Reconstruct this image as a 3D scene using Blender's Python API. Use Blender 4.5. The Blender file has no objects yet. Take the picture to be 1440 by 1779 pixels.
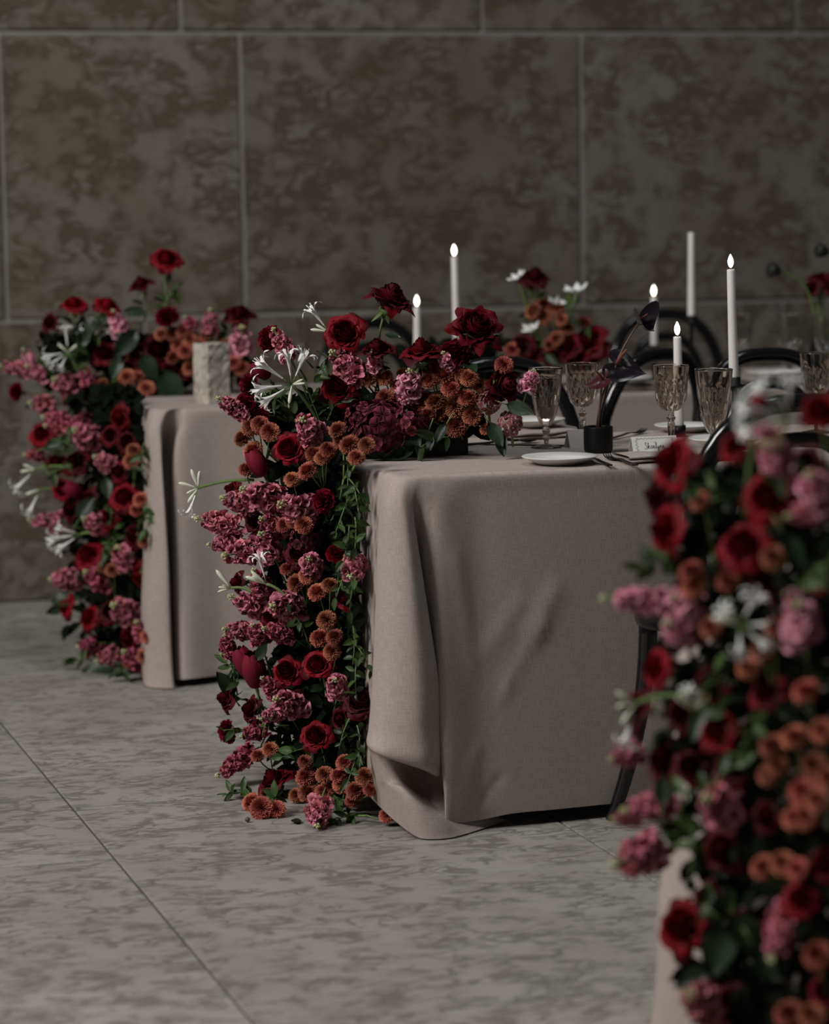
import bpy, math, random
from mathutils import Vector, Matrix, Quaternion
random.seed(7)
R = random.Random(11)
SC = bpy.context.scene
COL = SC.collection
PI = math.pi
V3 = Vector

# ------------------------------------------------------------------ camera
FPX, IW, IH = 5000.0, 1440, 1779
HC = 1.385
TH, PT, RL = math.radians(16.5), math.atan(585 / 5000), math.radians(0.8)
fw0 = V3((math.sin(TH), math.cos(TH), 0)); rt0 = V3((math.cos(TH), -math.sin(TH), 0)); up0 = V3((0, 0, 1))
FW = fw0 * math.cos(PT) - up0 * math.sin(PT)
UPp = up0 * math.cos(PT) + fw0 * math.sin(PT)
RT = rt0 * math.cos(RL) - UPp * math.sin(RL)
UP = UPp * math.cos(RL) + rt0 * math.sin(RL)
EYE = V3((0, 0, HC))
cam = bpy.data.cameras.new('camera'); camo = bpy.data.objects.new('camera', cam); COL.objects.link(camo)
m = Matrix((RT, UP, -FW)).transposed().to_4x4(); m.translation = EYE
camo.matrix_world = m
cam.sensor_fit = 'HORIZONTAL'; cam.sensor_width = 24.0; cam.lens = FPX / IW * 24.0
cam.clip_end = 60
cam.dof.use_dof = True; cam.dof.focus_distance = 6.35; cam.dof.aperture_fstop = 2.0
SC.camera = camo
SC.view_settings.view_transform = 'Standard'; SC.view_settings.look = 'None'
SC.view_settings.gamma = 1.0; SC.view_settings.use_curve_mapping = False
SC.view_settings.exposure = 0.0

# ------------------------------------------------------------------ world and lights
w = bpy.data.worlds.new('world'); SC.world = w; w.use_nodes = True
w.node_tree.nodes['Background'].inputs[0].default_value = (0.80, 0.86, 0.95, 1)
w.node_tree.nodes['Background'].inputs[1].default_value = 0.030
def area(name, loc, target, sx, sy, power, color):
    l = bpy.data.lights.new(name, 'AREA'); l.shape = 'RECTANGLE'; l.size = sx; l.size_y = sy
    l.energy = power; l.color = color
    o = bpy.data.objects.new(name, l); COL.objects.link(o)
    o.location = loc; o.rotation_euler = (V3(target) - V3(loc)).to_track_quat('-Z', 'Y').to_euler()
    return o
area('window_light', (-3.6, 4.4, 5.0), (1.8, 6.1, 0.4), 2.2, 2.6, 388, (1.0, 0.975, 0.94))
area('roof_light', (2.2, 5.3, 6.5), (2.3, 6.4, 0.5), 2.5, 1.6, 72, (0.93, 0.98, 1.0))

# ------------------------------------------------------------------ pixel to place helpers
def ray(px, py):
    return (FW * FPX + RT * (px - IW / 2) - UP * (py - IH / 2)) / FPX
def at_z(px, py, z):
    d = ray(px, py); return EYE + d * ((z - HC) / d.z)
def at_y(px, py, y):
    d = ray(px, py); return EYE + d * (y / d.y)
def at_plane(px, py, a, b):
    n = V3((b[1] - a[1], -(b[0] - a[0]), 0)); d = ray(px, py)
    return EYE + d * (n.dot(V3((a[0], a[1], 0)) - EYE) / n.dot(d))
def pxm(p):
    return FPX / (p - EYE).dot(FW)

# ------------------------------------------------------------------ materials
MATS = {}
def newmat(name):
    mt = bpy.data.materials.new(name); mt.use_nodes = True
    MATS[name] = mt
    nt = mt.node_tree
    return mt, nt, nt.nodes['Principled BSDF']
def nd(nt, t, **kw):
    n = nt.nodes.new(t)
    for k, v in kw.items(): setattr(n, k, v)
    return n
def lk(nt, a, b): nt.links.new(a, b)
def math_(nt, op, a, b=None, c=None):
    n = nd(nt, 'ShaderNodeMath', operation=op)
    for i, x in enumerate((a, b, c)):
        if x is None: continue
        if isinstance(x, (int, float)): n.inputs[i].default_value = x
        else: lk(nt, x, n.inputs[i])
    return n.outputs[0]
def mixc(nt, f, a, b, mode='MIX'):
    n = nd(nt, 'ShaderNodeMix', data_type='RGBA', blend_type=mode)
    for i, x in ((0, f), (6, a), (7, b)):
        if isinstance(x, (int, float)): n.inputs[i].default_value = x
        elif isinstance(x, tuple): n.inputs[i].default_value = x
        else: lk(nt, x, n.inputs[i])
    return n.outputs[2]
def noise(nt, vec, scale, detail=2.0, dist=0.0, rough=0.5):
    n = nd(nt, 'ShaderNodeTexNoise')
    n.inputs['Scale'].default_value = scale; n.inputs['Detail'].default_value = detail
    n.inputs['Distortion'].default_value = dist; n.inputs['Roughness'].default_value = rough
    if vec is not None: lk(nt, vec, n.inputs['Vector'])
    return n.outputs['Fac']
def ramp(nt, f, lo, hi, a=0.0, b=1.0):
    n = nd(nt, 'ShaderNodeMapRange', interpolation_type='SMOOTHSTEP')
    n.inputs[1].default_value = lo; n.inputs[2].default_value = hi
    n.inputs[3].default_value = a; n.inputs[4].default_value = b
    lk(nt, f, n.inputs[0]); return n.outputs[0]
def bump(nt, bs, h, strength, dist):
    n = nd(nt, 'ShaderNodeBump'); n.inputs['Strength'].default_value = strength; n.inputs['Distance'].default_value = dist
    lk(nt, h, n.inputs['Height']); lk(nt, n.outputs[0], bs.inputs['Normal'])
def c4(c): return (c[0], c[1], c[2], 1.0)
def petals(name, base, edge, mid=.45, vary=.25, hvar=.01):
    mt, nt, bs = newmat(name)
    u = nd(nt, 'ShaderNodeUVMap'); sx = nd(nt, 'ShaderNodeSeparateXYZ'); lk(nt, u.outputs[0], sx.inputs[0])
    tc = nd(nt, 'ShaderNodeTexCoord'); nz = noise(nt, tc.outputs['Object'], 7, 3)
    f = math_(nt, 'ADD', sx.outputs[1], math_(nt, 'MULTIPLY_ADD', nz, .5, -.25))
    c = mixc(nt, ramp(nt, f, mid - .35, mid + .5), c4(base), c4(edge))
    oi = nd(nt, 'ShaderNodeObjectInfo'); hs = nd(nt, 'ShaderNodeHueSaturation')
    lk(nt, math_(nt, 'MULTIPLY_ADD', oi.outputs['Random'], 2 * vary, 1 - vary), hs.inputs['Value'])
    r2 = math_(nt, 'FRACT', math_(nt, 'MULTIPLY', oi.outputs['Random'], 17.3))
    lk(nt, math_(nt, 'MULTIPLY_ADD', r2, 2 * hvar, 0.5 - hvar), hs.inputs['Hue'])
    lk(nt, c, hs.inputs['Color']); lk(nt, hs.outputs[0], bs.inputs['Base Color'])
    bs.inputs['Roughness'].default_value = 0.6; bs.inputs['Specular IOR Level'].default_value = 0.15
    return mt
def plain(name, col, rough=0.5, spec=0.5, metal=0.0, vary=0.0, hvar=0.012, sheen=0.0, sss=0.0, nscale=40.0, nvar=0.15):
    mt, nt, bs = newmat(name)
    geo = nd(nt, 'ShaderNodeTexCoord')
    f = noise(nt, geo.outputs['Object'], nscale, 3)
    lo = c4([x * (1 - nvar) for x in col]); hi = c4([x * (1 + nvar) for x in col])
    c = mixc(nt, f, lo, hi)
    if vary:
        oi = nd(nt, 'ShaderNodeObjectInfo')
        hs = nd(nt, 'ShaderNodeHueSaturation')
        v = math_(nt, 'MULTIPLY_ADD', oi.outputs['Random'], 2 * vary, 1 - vary)
        lk(nt, v, hs.inputs['Value'])
        r2 = math_(nt, 'FRACT', math_(nt, 'MULTIPLY', oi.outputs['Random'], 17.3))
        lk(nt, math_(nt, 'MULTIPLY_ADD', r2, hvar, 0.5 - hvar * .75), hs.inputs['Hue'])
        lk(nt, c, hs.inputs['Color']); c = hs.outputs[0]
    lk(nt, c, bs.inputs['Base Color'])
    bs.inputs['Roughness'].default_value = rough; bs.inputs['Specular IOR Level'].default_value = spec
    bs.inputs['Metallic'].default_value = metal
    if sheen:
        bs.inputs['Sheen Weight'].default_value = sheen
    if sss:
        bs.inputs['Subsurface Weight'].default_value = sss
        bs.inputs['Subsurface Radius'].default_value = (0.01, 0.004, 0.003); bs.inputs['Subsurface Scale'].default_value = 0.5
    return mt
petals('rose_red', (0.060, 0.0006, 0.0035), (0.215, 0.0016, 0.0105), .55, .22, .004)  # red petals: brighter rim painted in for light coming through thin edges
petals('rose_velvet', (0.034, 0.0005, 0.0025), (0.125, 0.0013, 0.0070), .55, .22, .004)
petals('rose_dark', (0.022, 0.0006, 0.0022), (0.070, 0.0014, 0.0055), .55, .3, .004)
petals('carnation_red', (0.045, 0.0006, 0.004), (0.17, 0.0024, 0.014), .6, .25, .004)
petals('tulip_red', (0.12, 0.006, 0.02), (0.20, 0.012, 0.034), .5, .2, .004)
petals('stock_pink', (0.21, 0.030, 0.055), (0.60, 0.205, 0.262))
petals('stock_pale', (0.36, 0.075, 0.13), (0.78, 0.36, 0.46))
petals('stock_plum', (0.17, 0.022, 0.045), (0.46, 0.115, 0.165))
plain('stock_bud', (0.52, 0.55, 0.28), 0.55, 0.3, vary=0.2)
plain('lily_white', (0.86, 0.86, 0.83), 0.45, 0.3, nvar=0.03)
plain('lily_bud', (0.74, 0.77, 0.62), 0.45, 0.3, nvar=0.08)
petals('hydrangea_mauve', (0.05, 0.006, 0.012), (0.20, 0.036, 0.058), .5, .45)
petals('hydrangea_dusty', (0.22, 0.07, 0.075), (0.36, 0.165, 0.155), .5, .4)
plain('stem_green', (0.13, 0.21, 0.06), 0.5, 0.35, vary=0.25)
plain('leaf_green', (0.030, 0.062, 0.014), 0.45, 0.3, vary=0.65, hvar=.03, nvar=0.3)
plain('leaf_dark', (0.016, 0.032, 0.015), 0.42, 0.3, vary=0.4, nvar=0.3)
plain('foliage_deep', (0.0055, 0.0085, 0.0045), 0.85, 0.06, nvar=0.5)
plain('anthurium_black', (0.012, 0.008, 0.012), 0.22, 0.6, nvar=0.2)
plain('anthurium_maroon', (0.05, 0.008, 0.012), 0.35, 0.5, nvar=0.2)
plain('spadix', (0.22, 0.07, 0.05), 0.6, 0.3)
plain('stem_brown', (0.10, 0.065, 0.05), 0.45, 0.4)
plain('black_ceramic', (0.0055, 0.0055, 0.006), 0.45, 0.25)
plain('black_lacquer', (0.006, 0.006, 0.007), 0.14, 0.6)
plain('black_steel', (0.018, 0.017, 0.017), 0.32, 0.6, metal=0.4)
plain('porcelain', (0.78, 0.77, 0.74), 0.22, 0.5, nvar=0.02)
plain('wax', (0.80, 0.77, 0.73), 0.5, 0.3, nvar=0.03, sss=0.3)
plain('wick_black', (0.02, 0.02, 0.02), 0.8)
plain('card_paper', (0.80, 0.79, 0.75), 0.75, 0.2, nvar=0.03)
plain('card_grey', (0.60, 0.55, 0.52), 0.75, 0.2, nvar=0.03)
plain('ink', (0.02, 0.02, 0.025), 0.7)
plain('poppy_pod', (0.012, 0.016, 0.012), 0.6)

petals('chrysanthemum_rust', (0.17, 0.022, 0.016), (0.58, 0.195, 0.115), .58, .28, .012)

mt, nt, bs = newmat('flame_light')
bs.inputs['Base Color'].default_value = (1, 0.95, 0.85, 1)
bs.inputs['Emission Color'].default_value = (1.0, 0.93, 0.78, 1); bs.inputs['Emission Strength'].default_value = 7.0

mt, nt, bs = newmat('smoky_glass')
bs.inputs['Base Color'].default_value = (0.74, 0.69, 0.63, 1); bs.inputs['Roughness'].default_value = 0.02
bs.inputs['Transmission Weight'].default_value = 1.0; bs.inputs['IOR'].default_value = 1.46
mt, nt, bs = newmat('clear_glass')
bs.inputs['Base Color'].default_value = (0.93, 0.92, 0.90, 1); bs.inputs['Roughness'].default_value = 0.02
bs.inputs['Transmission Weight'].default_value = 1.0; bs.inputs['IOR'].default_value = 1.46

def mottled(name, base, vein, light, scale, vwidth, rough, spec, squash, plane=(0, 0, 1), stretch=(.42, 1, 1)):
    mt, nt, bs = newmat(name)
    geo = nd(nt, 'ShaderNodeNewGeometry'); oi = nd(nt, 'ShaderNodeObjectInfo')
    off = nd(nt, 'ShaderNodeVectorMath', operation='MULTIPLY_ADD')
    cb = nd(nt, 'ShaderNodeCombineXYZ')
    for i in range(3): lk(nt, math_(nt, 'MULTIPLY', oi.outputs['Random'], 41.0 + 23 * i), cb.inputs[i])
    lk(nt, geo.outputs['Position'], off.inputs[0]); off.inputs[1].default_value = squash; lk(nt, cb.outputs[0], off.inputs[2])
    p = off.outputs[0]
    def worms(sc, wd, rot, st):
        mp = nd(nt, 'ShaderNodeMapping'); lk(nt, p, mp.inputs[0])
        mp.inputs['Rotation'].default_value = tuple(rot * k for k in plane); mp.inputs['Scale'].default_value = st
        n = noise(nt, mp.outputs[0], sc, 2.5, 0.55, 0.5)
        d = math_(nt, 'ABSOLUTE', math_(nt, 'SUBTRACT', n, 0.5))
        return ramp(nt, d, wd * .35, wd * 1.25, 1.0, 0.0)
    w1 = worms(scale, vwidth, .62, stretch); w2 = worms(scale * 1.15, vwidth * .9, -.55, stretch); w3 = worms(scale * 2.0, vwidth * .9, .1, stretch)
    wv = math_(nt, 'MAXIMUM', math_(nt, 'MAXIMUM', w1, w2), math_(nt, 'MULTIPLY', w3, 0.6))
    brk = ramp(nt, noise(nt, p, scale * 0.8, 3), 0.36, 0.56)
    wv = math_(nt, 'MULTIPLY', wv, brk)
    cloud = noise(nt, p, scale * 0.25, 4)
    b2 = mixc(nt, ramp(nt, cloud, 0.3, 0.7), c4(base), c4(light))
    fine = noise(nt, p, scale * 14, 4, 0, 0.7)
    c = mixc(nt, math_(nt, 'MULTIPLY', wv, 0.85), b2, c4(vein))
    g = mixc(nt, fine, (0.80, 0.80, 0.80, 1), (1.18, 1.18, 1.18, 1))
    c = mixc(nt, 1.0, c, g, 'MULTIPLY')
    hs = nd(nt, 'ShaderNodeHueSaturation'); r2 = math_(nt, 'FRACT', math_(nt, 'MULTIPLY', oi.outputs['Random'], 7.7))
    lk(nt, math_(nt, 'MULTIPLY_ADD', r2, 0.16, 0.92), hs.inputs['Value']); lk(nt, c, hs.inputs['Color'])
    lk(nt, hs.outputs[0], bs.inputs['Base Color'])
    lk(nt, math_(nt, 'MULTIPLY_ADD', wv, 0.12, rough), bs.inputs['Roughness']); bs.inputs['Specular IOR Level'].default_value = spec
    bump(nt, bs, math_(nt, 'SUBTRACT', fine, math_(nt, 'MULTIPLY', wv, 0.6)), 0.25, 0.002)
    return mt
mottled('floor_stone', (0.312, 0.288, 0.258), (0.158, 0.141, 0.127), (0.370, 0.345, 0.315), 17.0, 0.040, 0.45, 0.3, (1.0, 1.0, 1.0))
mottled('wall_stone', (0.140, 0.116, 0.092), (0.078, 0.058, 0.041), (0.185, 0.164, 0.145), 12.0, 0.060, 0.7, 0.2, (1.0, 1.0, 1.0), (0, 1, 0), (.5, 1, 1))
plain('mortar_grey', (0.26, 0.245, 0.225), 0.85, 0.2, nscale=9)
plain('grout_dark', (0.10, 0.09, 0.08), 0.9, 0.1, nscale=9, nvar=0.5)
mottled('travertine', (0.54, 0.50, 0.44), (0.32, 0.28, 0.23), (0.68, 0.64, 0.57), 22.0, 0.05, 0.8, 0.2, (1.0, 1.0, 0.6))

mt, nt, bs = newmat('linen')
uv = nd(nt, 'ShaderNodeUVMap')
def stretched(sx, sy, sc):
    mp = nd(nt, 'ShaderNodeMapping'); mp.inputs['Scale'].default_value = (sx, sy, 1); lk(nt, uv.outputs[0], mp.inputs[0])
    return noise(nt, mp.outputs[0], sc, 2, 0, 0.6)
warp = stretched(800, 40, 1.0); weft = stretched(40, 800, 1.0); slub = stretched(60, 60, 1.0)
th = math_(nt, 'ADD', math_(nt, 'MULTIPLY', warp, 0.5), math_(nt, 'MULTIPLY', weft, 0.5))
c = mixc(nt, ramp(nt, th, 0.36, 0.64), (0.355, 0.300, 0.270, 1), (0.470, 0.405, 0.368, 1))
lk(nt, c, bs.inputs['Base Color']); bs.inputs['Roughness'].default_value = 0.85; bs.inputs['Specular IOR Level'].default_value = 0.12
bump(nt, bs, th, 0.5, 0.0015)

# ------------------------------------------------------------------ mesh helpers
class MB:
    def __init__(s, uv=False): s.v = []; s.f = []; s.uv = [] if uv else None
    def grid(s, nu, nv, fn, closed=False):
        b = len(s.v); cu = nu if closed else nu + 1
        for j in range(nv + 1):
            for i in range(cu):
                s.v.append(tuple(fn(i / nu, j / nv)))
                if s.uv is not None: s.uv.append((i / nu, j / nv))
        for j in range(nv):
            for i in range(nu):
                i2 = (i + 1) % cu if closed else i + 1
                s.f.append((b + j * cu + i, b + j * cu + i2, b + (j + 1) * cu + i2, b + (j + 1) * cu + i))
        return s
    def tube(s, pts, rad, n=6, cap=True):
        pts = [V3(p) for p in pts]; b = len(s.v); k = len(pts)
        if not isinstance(rad, (list, tuple)): rad = [rad] * k
        t0 = (pts[1] - pts[0]).normalized(); a = t0.orthogonal().normalized()
        for i, p in enumerate(pts):
            t = (pts[min(i + 1, k - 1)] - pts[max(i - 1, 0)])
            t = t.normalized() if t.length > 1e-9 else t0
            a = (a - t * a.dot(t)); a = a.normalized() if a.length > 1e-6 else t.orthogonal().normalized()
            c = t.cross(a)
            for q in range(n):
                an = 2 * PI * q / n
                s.v.append(tuple(p + (a * math.cos(an) + c * math.sin(an)) * rad[i]))
        for i in range(k - 1):
            for q in range(n):
                q2 = (q + 1) % n
                s.f.append((b + i * n + q, b + i * n + q2, b + (i + 1) * n + q2, b + (i + 1) * n + q))
        if cap:
            s.f.append(tuple(b + q for q in range(n))[::-1]); s.f.append(tuple(b + (k - 1) * n + q for q in range(n)))
        return s
    def lathe(s, prof, n=32, mod=None, cx=0, cy=0):
        b = len(s.v); k = len(prof)
        for i, (r, z) in enumerate(prof):
            for q in range(n):
                an = 2 * PI * q / n; rr = r * (mod(i, an, z) if mod else 1)
                s.v.append((cx + rr * math.cos(an), cy + rr * math.sin(an), z))
        for i in range(k - 1):
            for q in range(n):
                q2 = (q + 1) % n
                s.f.append((b + i * n + q, b + i * n + q2, b + (i + 1) * n + q2, b + (i + 1) * n + q))
        s.f.append(tuple(b + q for q in range(n))[::-1]); s.f.append(tuple(b + (k - 1) * n + q for q in range(n)))
        return s
    def box(s, x0, x1, y0, y1, z0, z1):
        b = len(s.v)
        s.v += [(x0, y0, z0), (x1, y0, z0), (x1, y1, z0), (x0, y1, z0), (x0, y0, z1), (x1, y0, z1), (x1, y1, z1), (x0, y1, z1)]
        for q in ((3, 2, 1, 0), (4, 5, 6, 7), (0, 1, 5, 4), (1, 2, 6, 5), (2, 3, 7, 6), (3, 0, 4, 7)): s.f.append(tuple(b + i for i in q))
        return s
    def chamfer(s, x0, x1, y0, y1, z0, z1, c):
        b = len(s.v)
        # a box with chamfered edges: three inset rectangles per axis pair
        for z, q in ((z0, c), (z0 + c, 0), (z1 - c, 0), (z1, c)):
            xs = (x0 + q, x1 - q); ys = (y0 + q, y1 - q)
            for (x, y) in ((xs[0] + c, ys[0]), (xs[1] - c, ys[0]), (xs[1], ys[0] + c), (xs[1], ys[1] - c), (xs[1] - c, ys[1]), (xs[0] + c, ys[1]), (xs[0], ys[1] - c), (xs[0], ys[0] + c)):
                s.v.append((x, y, z))
        for j in range(3):
            for i in range(8):
                s.f.append((b + j * 8 + i, b + j * 8 + (i + 1) % 8, b + (j + 1) * 8 + (i + 1) % 8, b + (j + 1) * 8 + i))
        s.f.append(tuple(b + i for i in range(8))[::-1]); s.f.append(tuple(b + 24 + i for i in range(8)))
        return s
    def mesh(s, name, mat, smooth=True):
        me = bpy.data.meshes.new(name); me.from_pydata(s.v, [], s.f)
        if s.uv:
            l = me.uv_layers.new(name='UVMap'); flat = []
            for f in s.f:
                for i in f: flat += s.uv[i] if i < len(s.uv) else (0, 0)
            l.data.foreach_set('uv', flat)
        me.materials.append(MATS[mat])
        if smooth: me.polygons.foreach_set('use_smooth', [True] * len(me.polygons))
        me.update(); return me

def link(name, data, parent=None, mat=None):
    o = bpy.data.objects.new(name, data); COL.objects.link(o)
    if parent is not None: o.parent = parent
    if mat is not None: o.matrix_basis = mat
    return o
def tag(o, label, cat, group=None, kind=None):
    o['label'] = label; o['category'] = cat
    if group: o['group'] = group
    if kind: o['kind'] = kind
    return o
def thing(name, loc, label=None, cat=None, group=None, rz=0.0):
    o = link(name, None); o.location = loc; o.rotation_euler = (0, 0, rz); o.empty_display_size = 0.02
    if label: tag(o, label, cat, group)
    return o
def bez(a, b, c, n=6):
    a, b, c = V3(a), V3(b), V3(c)
    return [a * (1 - t) ** 2 + b * 2 * t * (1 - t) + c * t * t for t in [i / n for i in range(n + 1)]]
def frame(F, roll=0.0):
    q = V3(F).to_track_quat('Z', 'Y').to_matrix().to_4x4()
    return q @ Matrix.Rotation(roll, 4, 'Z')

# ------------------------------------------------------------------ setting: stone wall, stone floor
def structure(name, me, mat=None):
    o = link(name, me, None, mat); o['kind'] = 'structure'; return o
WY = 9.4
wall = structure('wall_back', MB().box(-3.2, 8.2, WY + 0.004, WY + 0.3, -0.02, 3.75).mesh('wall_back', 'mortar_grey', False))
rows = [(0.0, 0.93, [-3.2, -1.75, -0.5, 0.72, 1.86, 3.0, 4.15, 5.3, 6.7, 8.2]),
        (0.93, 1.862, [-3.2, -2.1, -0.9, 0.25, 1.405, 2.203, 3.40, 4.62, 5.8, 7.0, 8.2]),
        (1.862, 2.795, [-3.2, -1.4, -0.3, 0.86, 2.004, 3.045, 4.2, 5.4, 6.6, 8.2]),
        (2.795, 3.75, [-3.2, -2.0, -0.8, 0.4, 1.5, 2.6, 3.7, 4.9, 6.1, 8.2])]
J = 0.0075
for z0, z1, xs in rows:
    for a, b in zip(xs, xs[1:]):
        dy = R.uniform(-0.0015, 0.0015)
        link('stone_block', MB().chamfer(a + J, b - J, WY - 0.004 + dy, WY + 0.2, z0 + J, z1 - J, 0.003).mesh('stone_block', 'wall_stone', False), wall)
FX0, FX1, FY0, FY1 = -2.0, 7.2, -0.6, 9.4
floor = structure('floor', MB().box(FX0, FX1, FY0, FY1, -0.12, -0.004).mesh('floor', 'grout_dark', False))
tile_me = None
TW, TL, G = 0.97, 0.88, 0.0028
tile_me = MB().chamfer(-TW / 2 + G, TW / 2 - G, -TL / 2 + G, TL / 2 - G, -0.03, 0.0, 0.0015).mesh('floor_tile', 'floor_stone', False)
for k in range(-3, 7):
    cx = 1.045 + k * TW + TW / 2
    off = 5.355 if k % 2 == 0 else 5.73
    n0 = int((FY0 - off) / TL) - 1
    for q in range(n0, n0 + 14):
        cy = off + q * TL + TL / 2
        if cx - TW / 2 < FX0 - 0.01 or cx + TW / 2 > FX1 + 0.3: continue
        y0, y1 = max(cy - TL / 2, FY0), min(cy + TL / 2, FY1)
        if y1 - y0 < 0.05: continue
        if y1 - y0 < TL - 0.01:
            me = MB().chamfer(-TW / 2 + G, TW / 2 - G, y0 - cy + G, y1 - cy - G, -0.03, 0.0, 0.0015).mesh('floor_tile', 'floor_stone', False)
        else: me = tile_me
        link('floor_tile', me, floor, Matrix.Translation((cx, cy, R.uniform(-0.0006, 0.0006))))

# ------------------------------------------------------------------ tablecloths
def crom(p0, p1, p2, p3, t):
    return p1 * 1.0 + (p2 - p0) * (0.5 * t) + (p0 * 2 - p1 * 5 + p2 * 4 - p3) * (0.5 * t * t) + (p1 * 3 - p0 - p2 * 3 + p3) * (0.5 * t ** 3)
def spline(pts, subs, closed=False):
    out = []; n = len(pts); seg = n if closed else n - 1
    g = (lambda i: pts[i % n]) if closed else (lambda i: pts[min(max(i, 0), n - 1)])
    for i in range(seg):
        k = subs[i] if isinstance(subs, list) else subs
        for j in range(k): out.append(crom(g(i - 1), g(i), g(i + 1), g(i + 2), j / k))
    if not closed: out.append(pts[-1])
    return out
def tablecloth(name, X0, Y0, L, W, pocket, mirror, wrinkles, label, flare=0.0, narrow=False):
    """Cloth over a long table; the draped corner is at (X0, Y0), or at (X0, Y0 + W) when mirrored."""
    # per level: z, then the corner run  A r1 valley lobe_right lobe_front lobe_left lobe_back end
    lv = [
     (0.760, [(.110,.014), (.085,.014), (.066,.014), (.050,.014), (.034,.016), (.020,.024), (.014,.050), (.014,.110)]),
     (0.752, [(.100,.000), (.078,.000), (.056,.000), (.038,.000), (.018,.004), (.004,.018), (.000,.050), (.000,.110)]),
     (0.715, [(.104,-.008), (.074,-.007), (.044,-.003), (.028,-.008), (.004,-.012), (-.016,.010), (-.016,.050), (-.008,.120)]),
     (0.670, [(.094,-.012), (.064,-.004), (.042,.010), (.030,-.014), (.006,-.026), (-.022,.000), (-.024,.050), (-.012,.120)]),
     (0.590, [(.089,-.017), (.060,.002), (.050,.022), (.040,-.022), (.010,-.040), (-.022,-.008), (-.030,.050), (-.014,.125)]),
     (0.470, [(.086,-.024), (.068,.006), (.060,.030), (.056,-.028), (.016,-.052), (-.026,-.016), (-.036,.050), (-.016,.130)]),
     (0.340, [(.083,-.032), (.077,.010), (.070,.036), (.074,-.030), (.022,-.060), (-.032,-.022), (-.044,.050), (-.020,.140)]),
     (0.230, [(.081,-.040), (.080,.016), (.078,.040), (.080,-.026), (.022,-.064), (-.046,-.026), (-.056,.046), (-.024,.140)])]
    zz = lambda *z: list(z)
    LV = [[V3((a, b, z)) for a, b in pts] for z, pts in lv]
    if pocket:
        tail = [
         ([(.080,-.046), (.090,.018), (.090,.044), (.082,-.020), (.030,-.060), (-.058,-.034), (-.064,.040), (-.028,.140)], [.165, .165, .165, .128, .150, .182, .190, .170]),
         ([(.079,-.050), (.110,.022), (.110,.046), (.078,.050), (.040,.055), (-.030,.010), (-.046,.046), (-.030,.140)], [.120, .115, .110, .112, .140, .172, .165, .130]),
         ([(.078,-.053), (.150,.024), (.150,.046), (.086,.052), (.056,.055), (.000,.010), (-.030,.040), (-.028,.140)], [.085, .070, .060, .060, .075, .110, .110, .100]),
         ([(.078,-.056), (.200,.024), (.190,.030), (.100,-.030), (.055,-.062), (-.008,-.050), (-.022,.030), (-.026,.140)], [.055, .028, .022, .038, .052, .100, .090, .070]),
         ([(.077,-.060), (.240,.016), (.215,.006), (.120,-.062), (.070,-.086), (.020,-.068), (-.006,.020), (-.024,.140)], [.026, .004, .003, .003, .003, .003, .020, .045])]
    else:
        tail = [
         ([(.080,-.050), (.086,.018), (.082,.040), (.080,-.028), (.022,-.068), (-.050,-.026), (-.060,.046), (-.026,.140)], [.120] * 8),
         ([(.078,-.056), (.100,.018), (.090,.034), (.080,-.040), (.022,-.076), (-.056,-.030), (-.060,.046), (-.028,.140)], [.050, .050, .045, .04, .04, .04, .05, .06]),
         ([(.077,-.060), (.110,.016), (.100,.020), (.080,-.050), (.026,-.084), (-.062,-.036), (-.060,.040), (-.028,.140)], [.022, .006, .004, .004, .004, .004, .02, .045])]
    for pts, zs in tail: LV.append([V3((a, b, z)) for (a, b), z in zip(pts, zs)])
    if narrow:
        for li, cr in enumerate(LV):
            t = min(1, li / 4)
            for i, p in enumerate(cr):
                p.x *= 1 - (.42, .5, .5, .72, .6, .25, .25, .25)[i] * t
            cr[1].x = cr[1].x * (1 - t) + (cr[0].x - .004) * t; cr[2].x = cr[2].x * (1 - t) + (cr[3].x + .008) * t
            cr[1].y += .055 * t; cr[2].y += .060 * t
    nl = len(LV); rowsN = []
    for li, cr in enumerate(LV):
        z = cr[0].z; k = 0.014 if li == 0 else 0.0
        t = min(1.0, max(0.0, (0.752 - z) / 0.70))
        fb = k - flare * t
        zh = max(z, 0.040)
        if li >= nl - 3: zh = [0.080, 0.050, 0.030][li - nl + 3]
        f = lambda a, b, q=0.0: V3((a, b, zh + q))
        front = [f(L - k, fb), f(L * .72, fb - .004 * t), f(L * .5, fb + .006 * t), f(L * .36, fb - .004 * t), f(.62, fb + .002 * t), f(.46, fb - .008 * t), f(.34, fb - .018 * t), f(.24, fb - .024 * t), f(.165, fb - .026 * t, -.008 * t)]
        zb = max(z, 0.05); inn = 0.16 * t
        back = [V3((-.012 * t + k, .30, zb)), V3((-.02 * t + k, .52, zb)), V3((-.015 * t + k, W - .10 - inn * .6, zb)), V3((-.012 * t + k, W - .02 - k - inn, zb)), V3((.02 + k, W - k - inn, zb)),
                V3((.12, W - k - inn, zb)), V3((L * .5, W - k - inn, zb)), V3((L - .05, W - k - inn, zb)), V3((L - k, W - .02 - k - inn, zb)), V3((L - k, W * .5, zb)), V3((L - k, .06, zb))]
        rowsN.append(front + cr + back)
    ncol = len(rowsN[0])
    subs = [5, 5, 6, 8, 10, 10, 10, 8, 6] + [8] * 8 + [4] * (ncol - 17)
    cols = [spline(r, subs[:ncol], True) for r in rowsN]
    nc = len(cols[0])
    rs = 7
    colsT = [spline([cols[l][c] for l in range(nl)], rs) for c in range(nc)]
    nr = len(colsT[0])
    mb = MB(); uvs = []
    # arc length along the middle level for the weave
    mid = nr // 3; s = [0.0]
    for c in range(1, nc): s.append(s[-1] + (colsT[c][mid] - colsT[c - 1][mid]).length)
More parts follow.
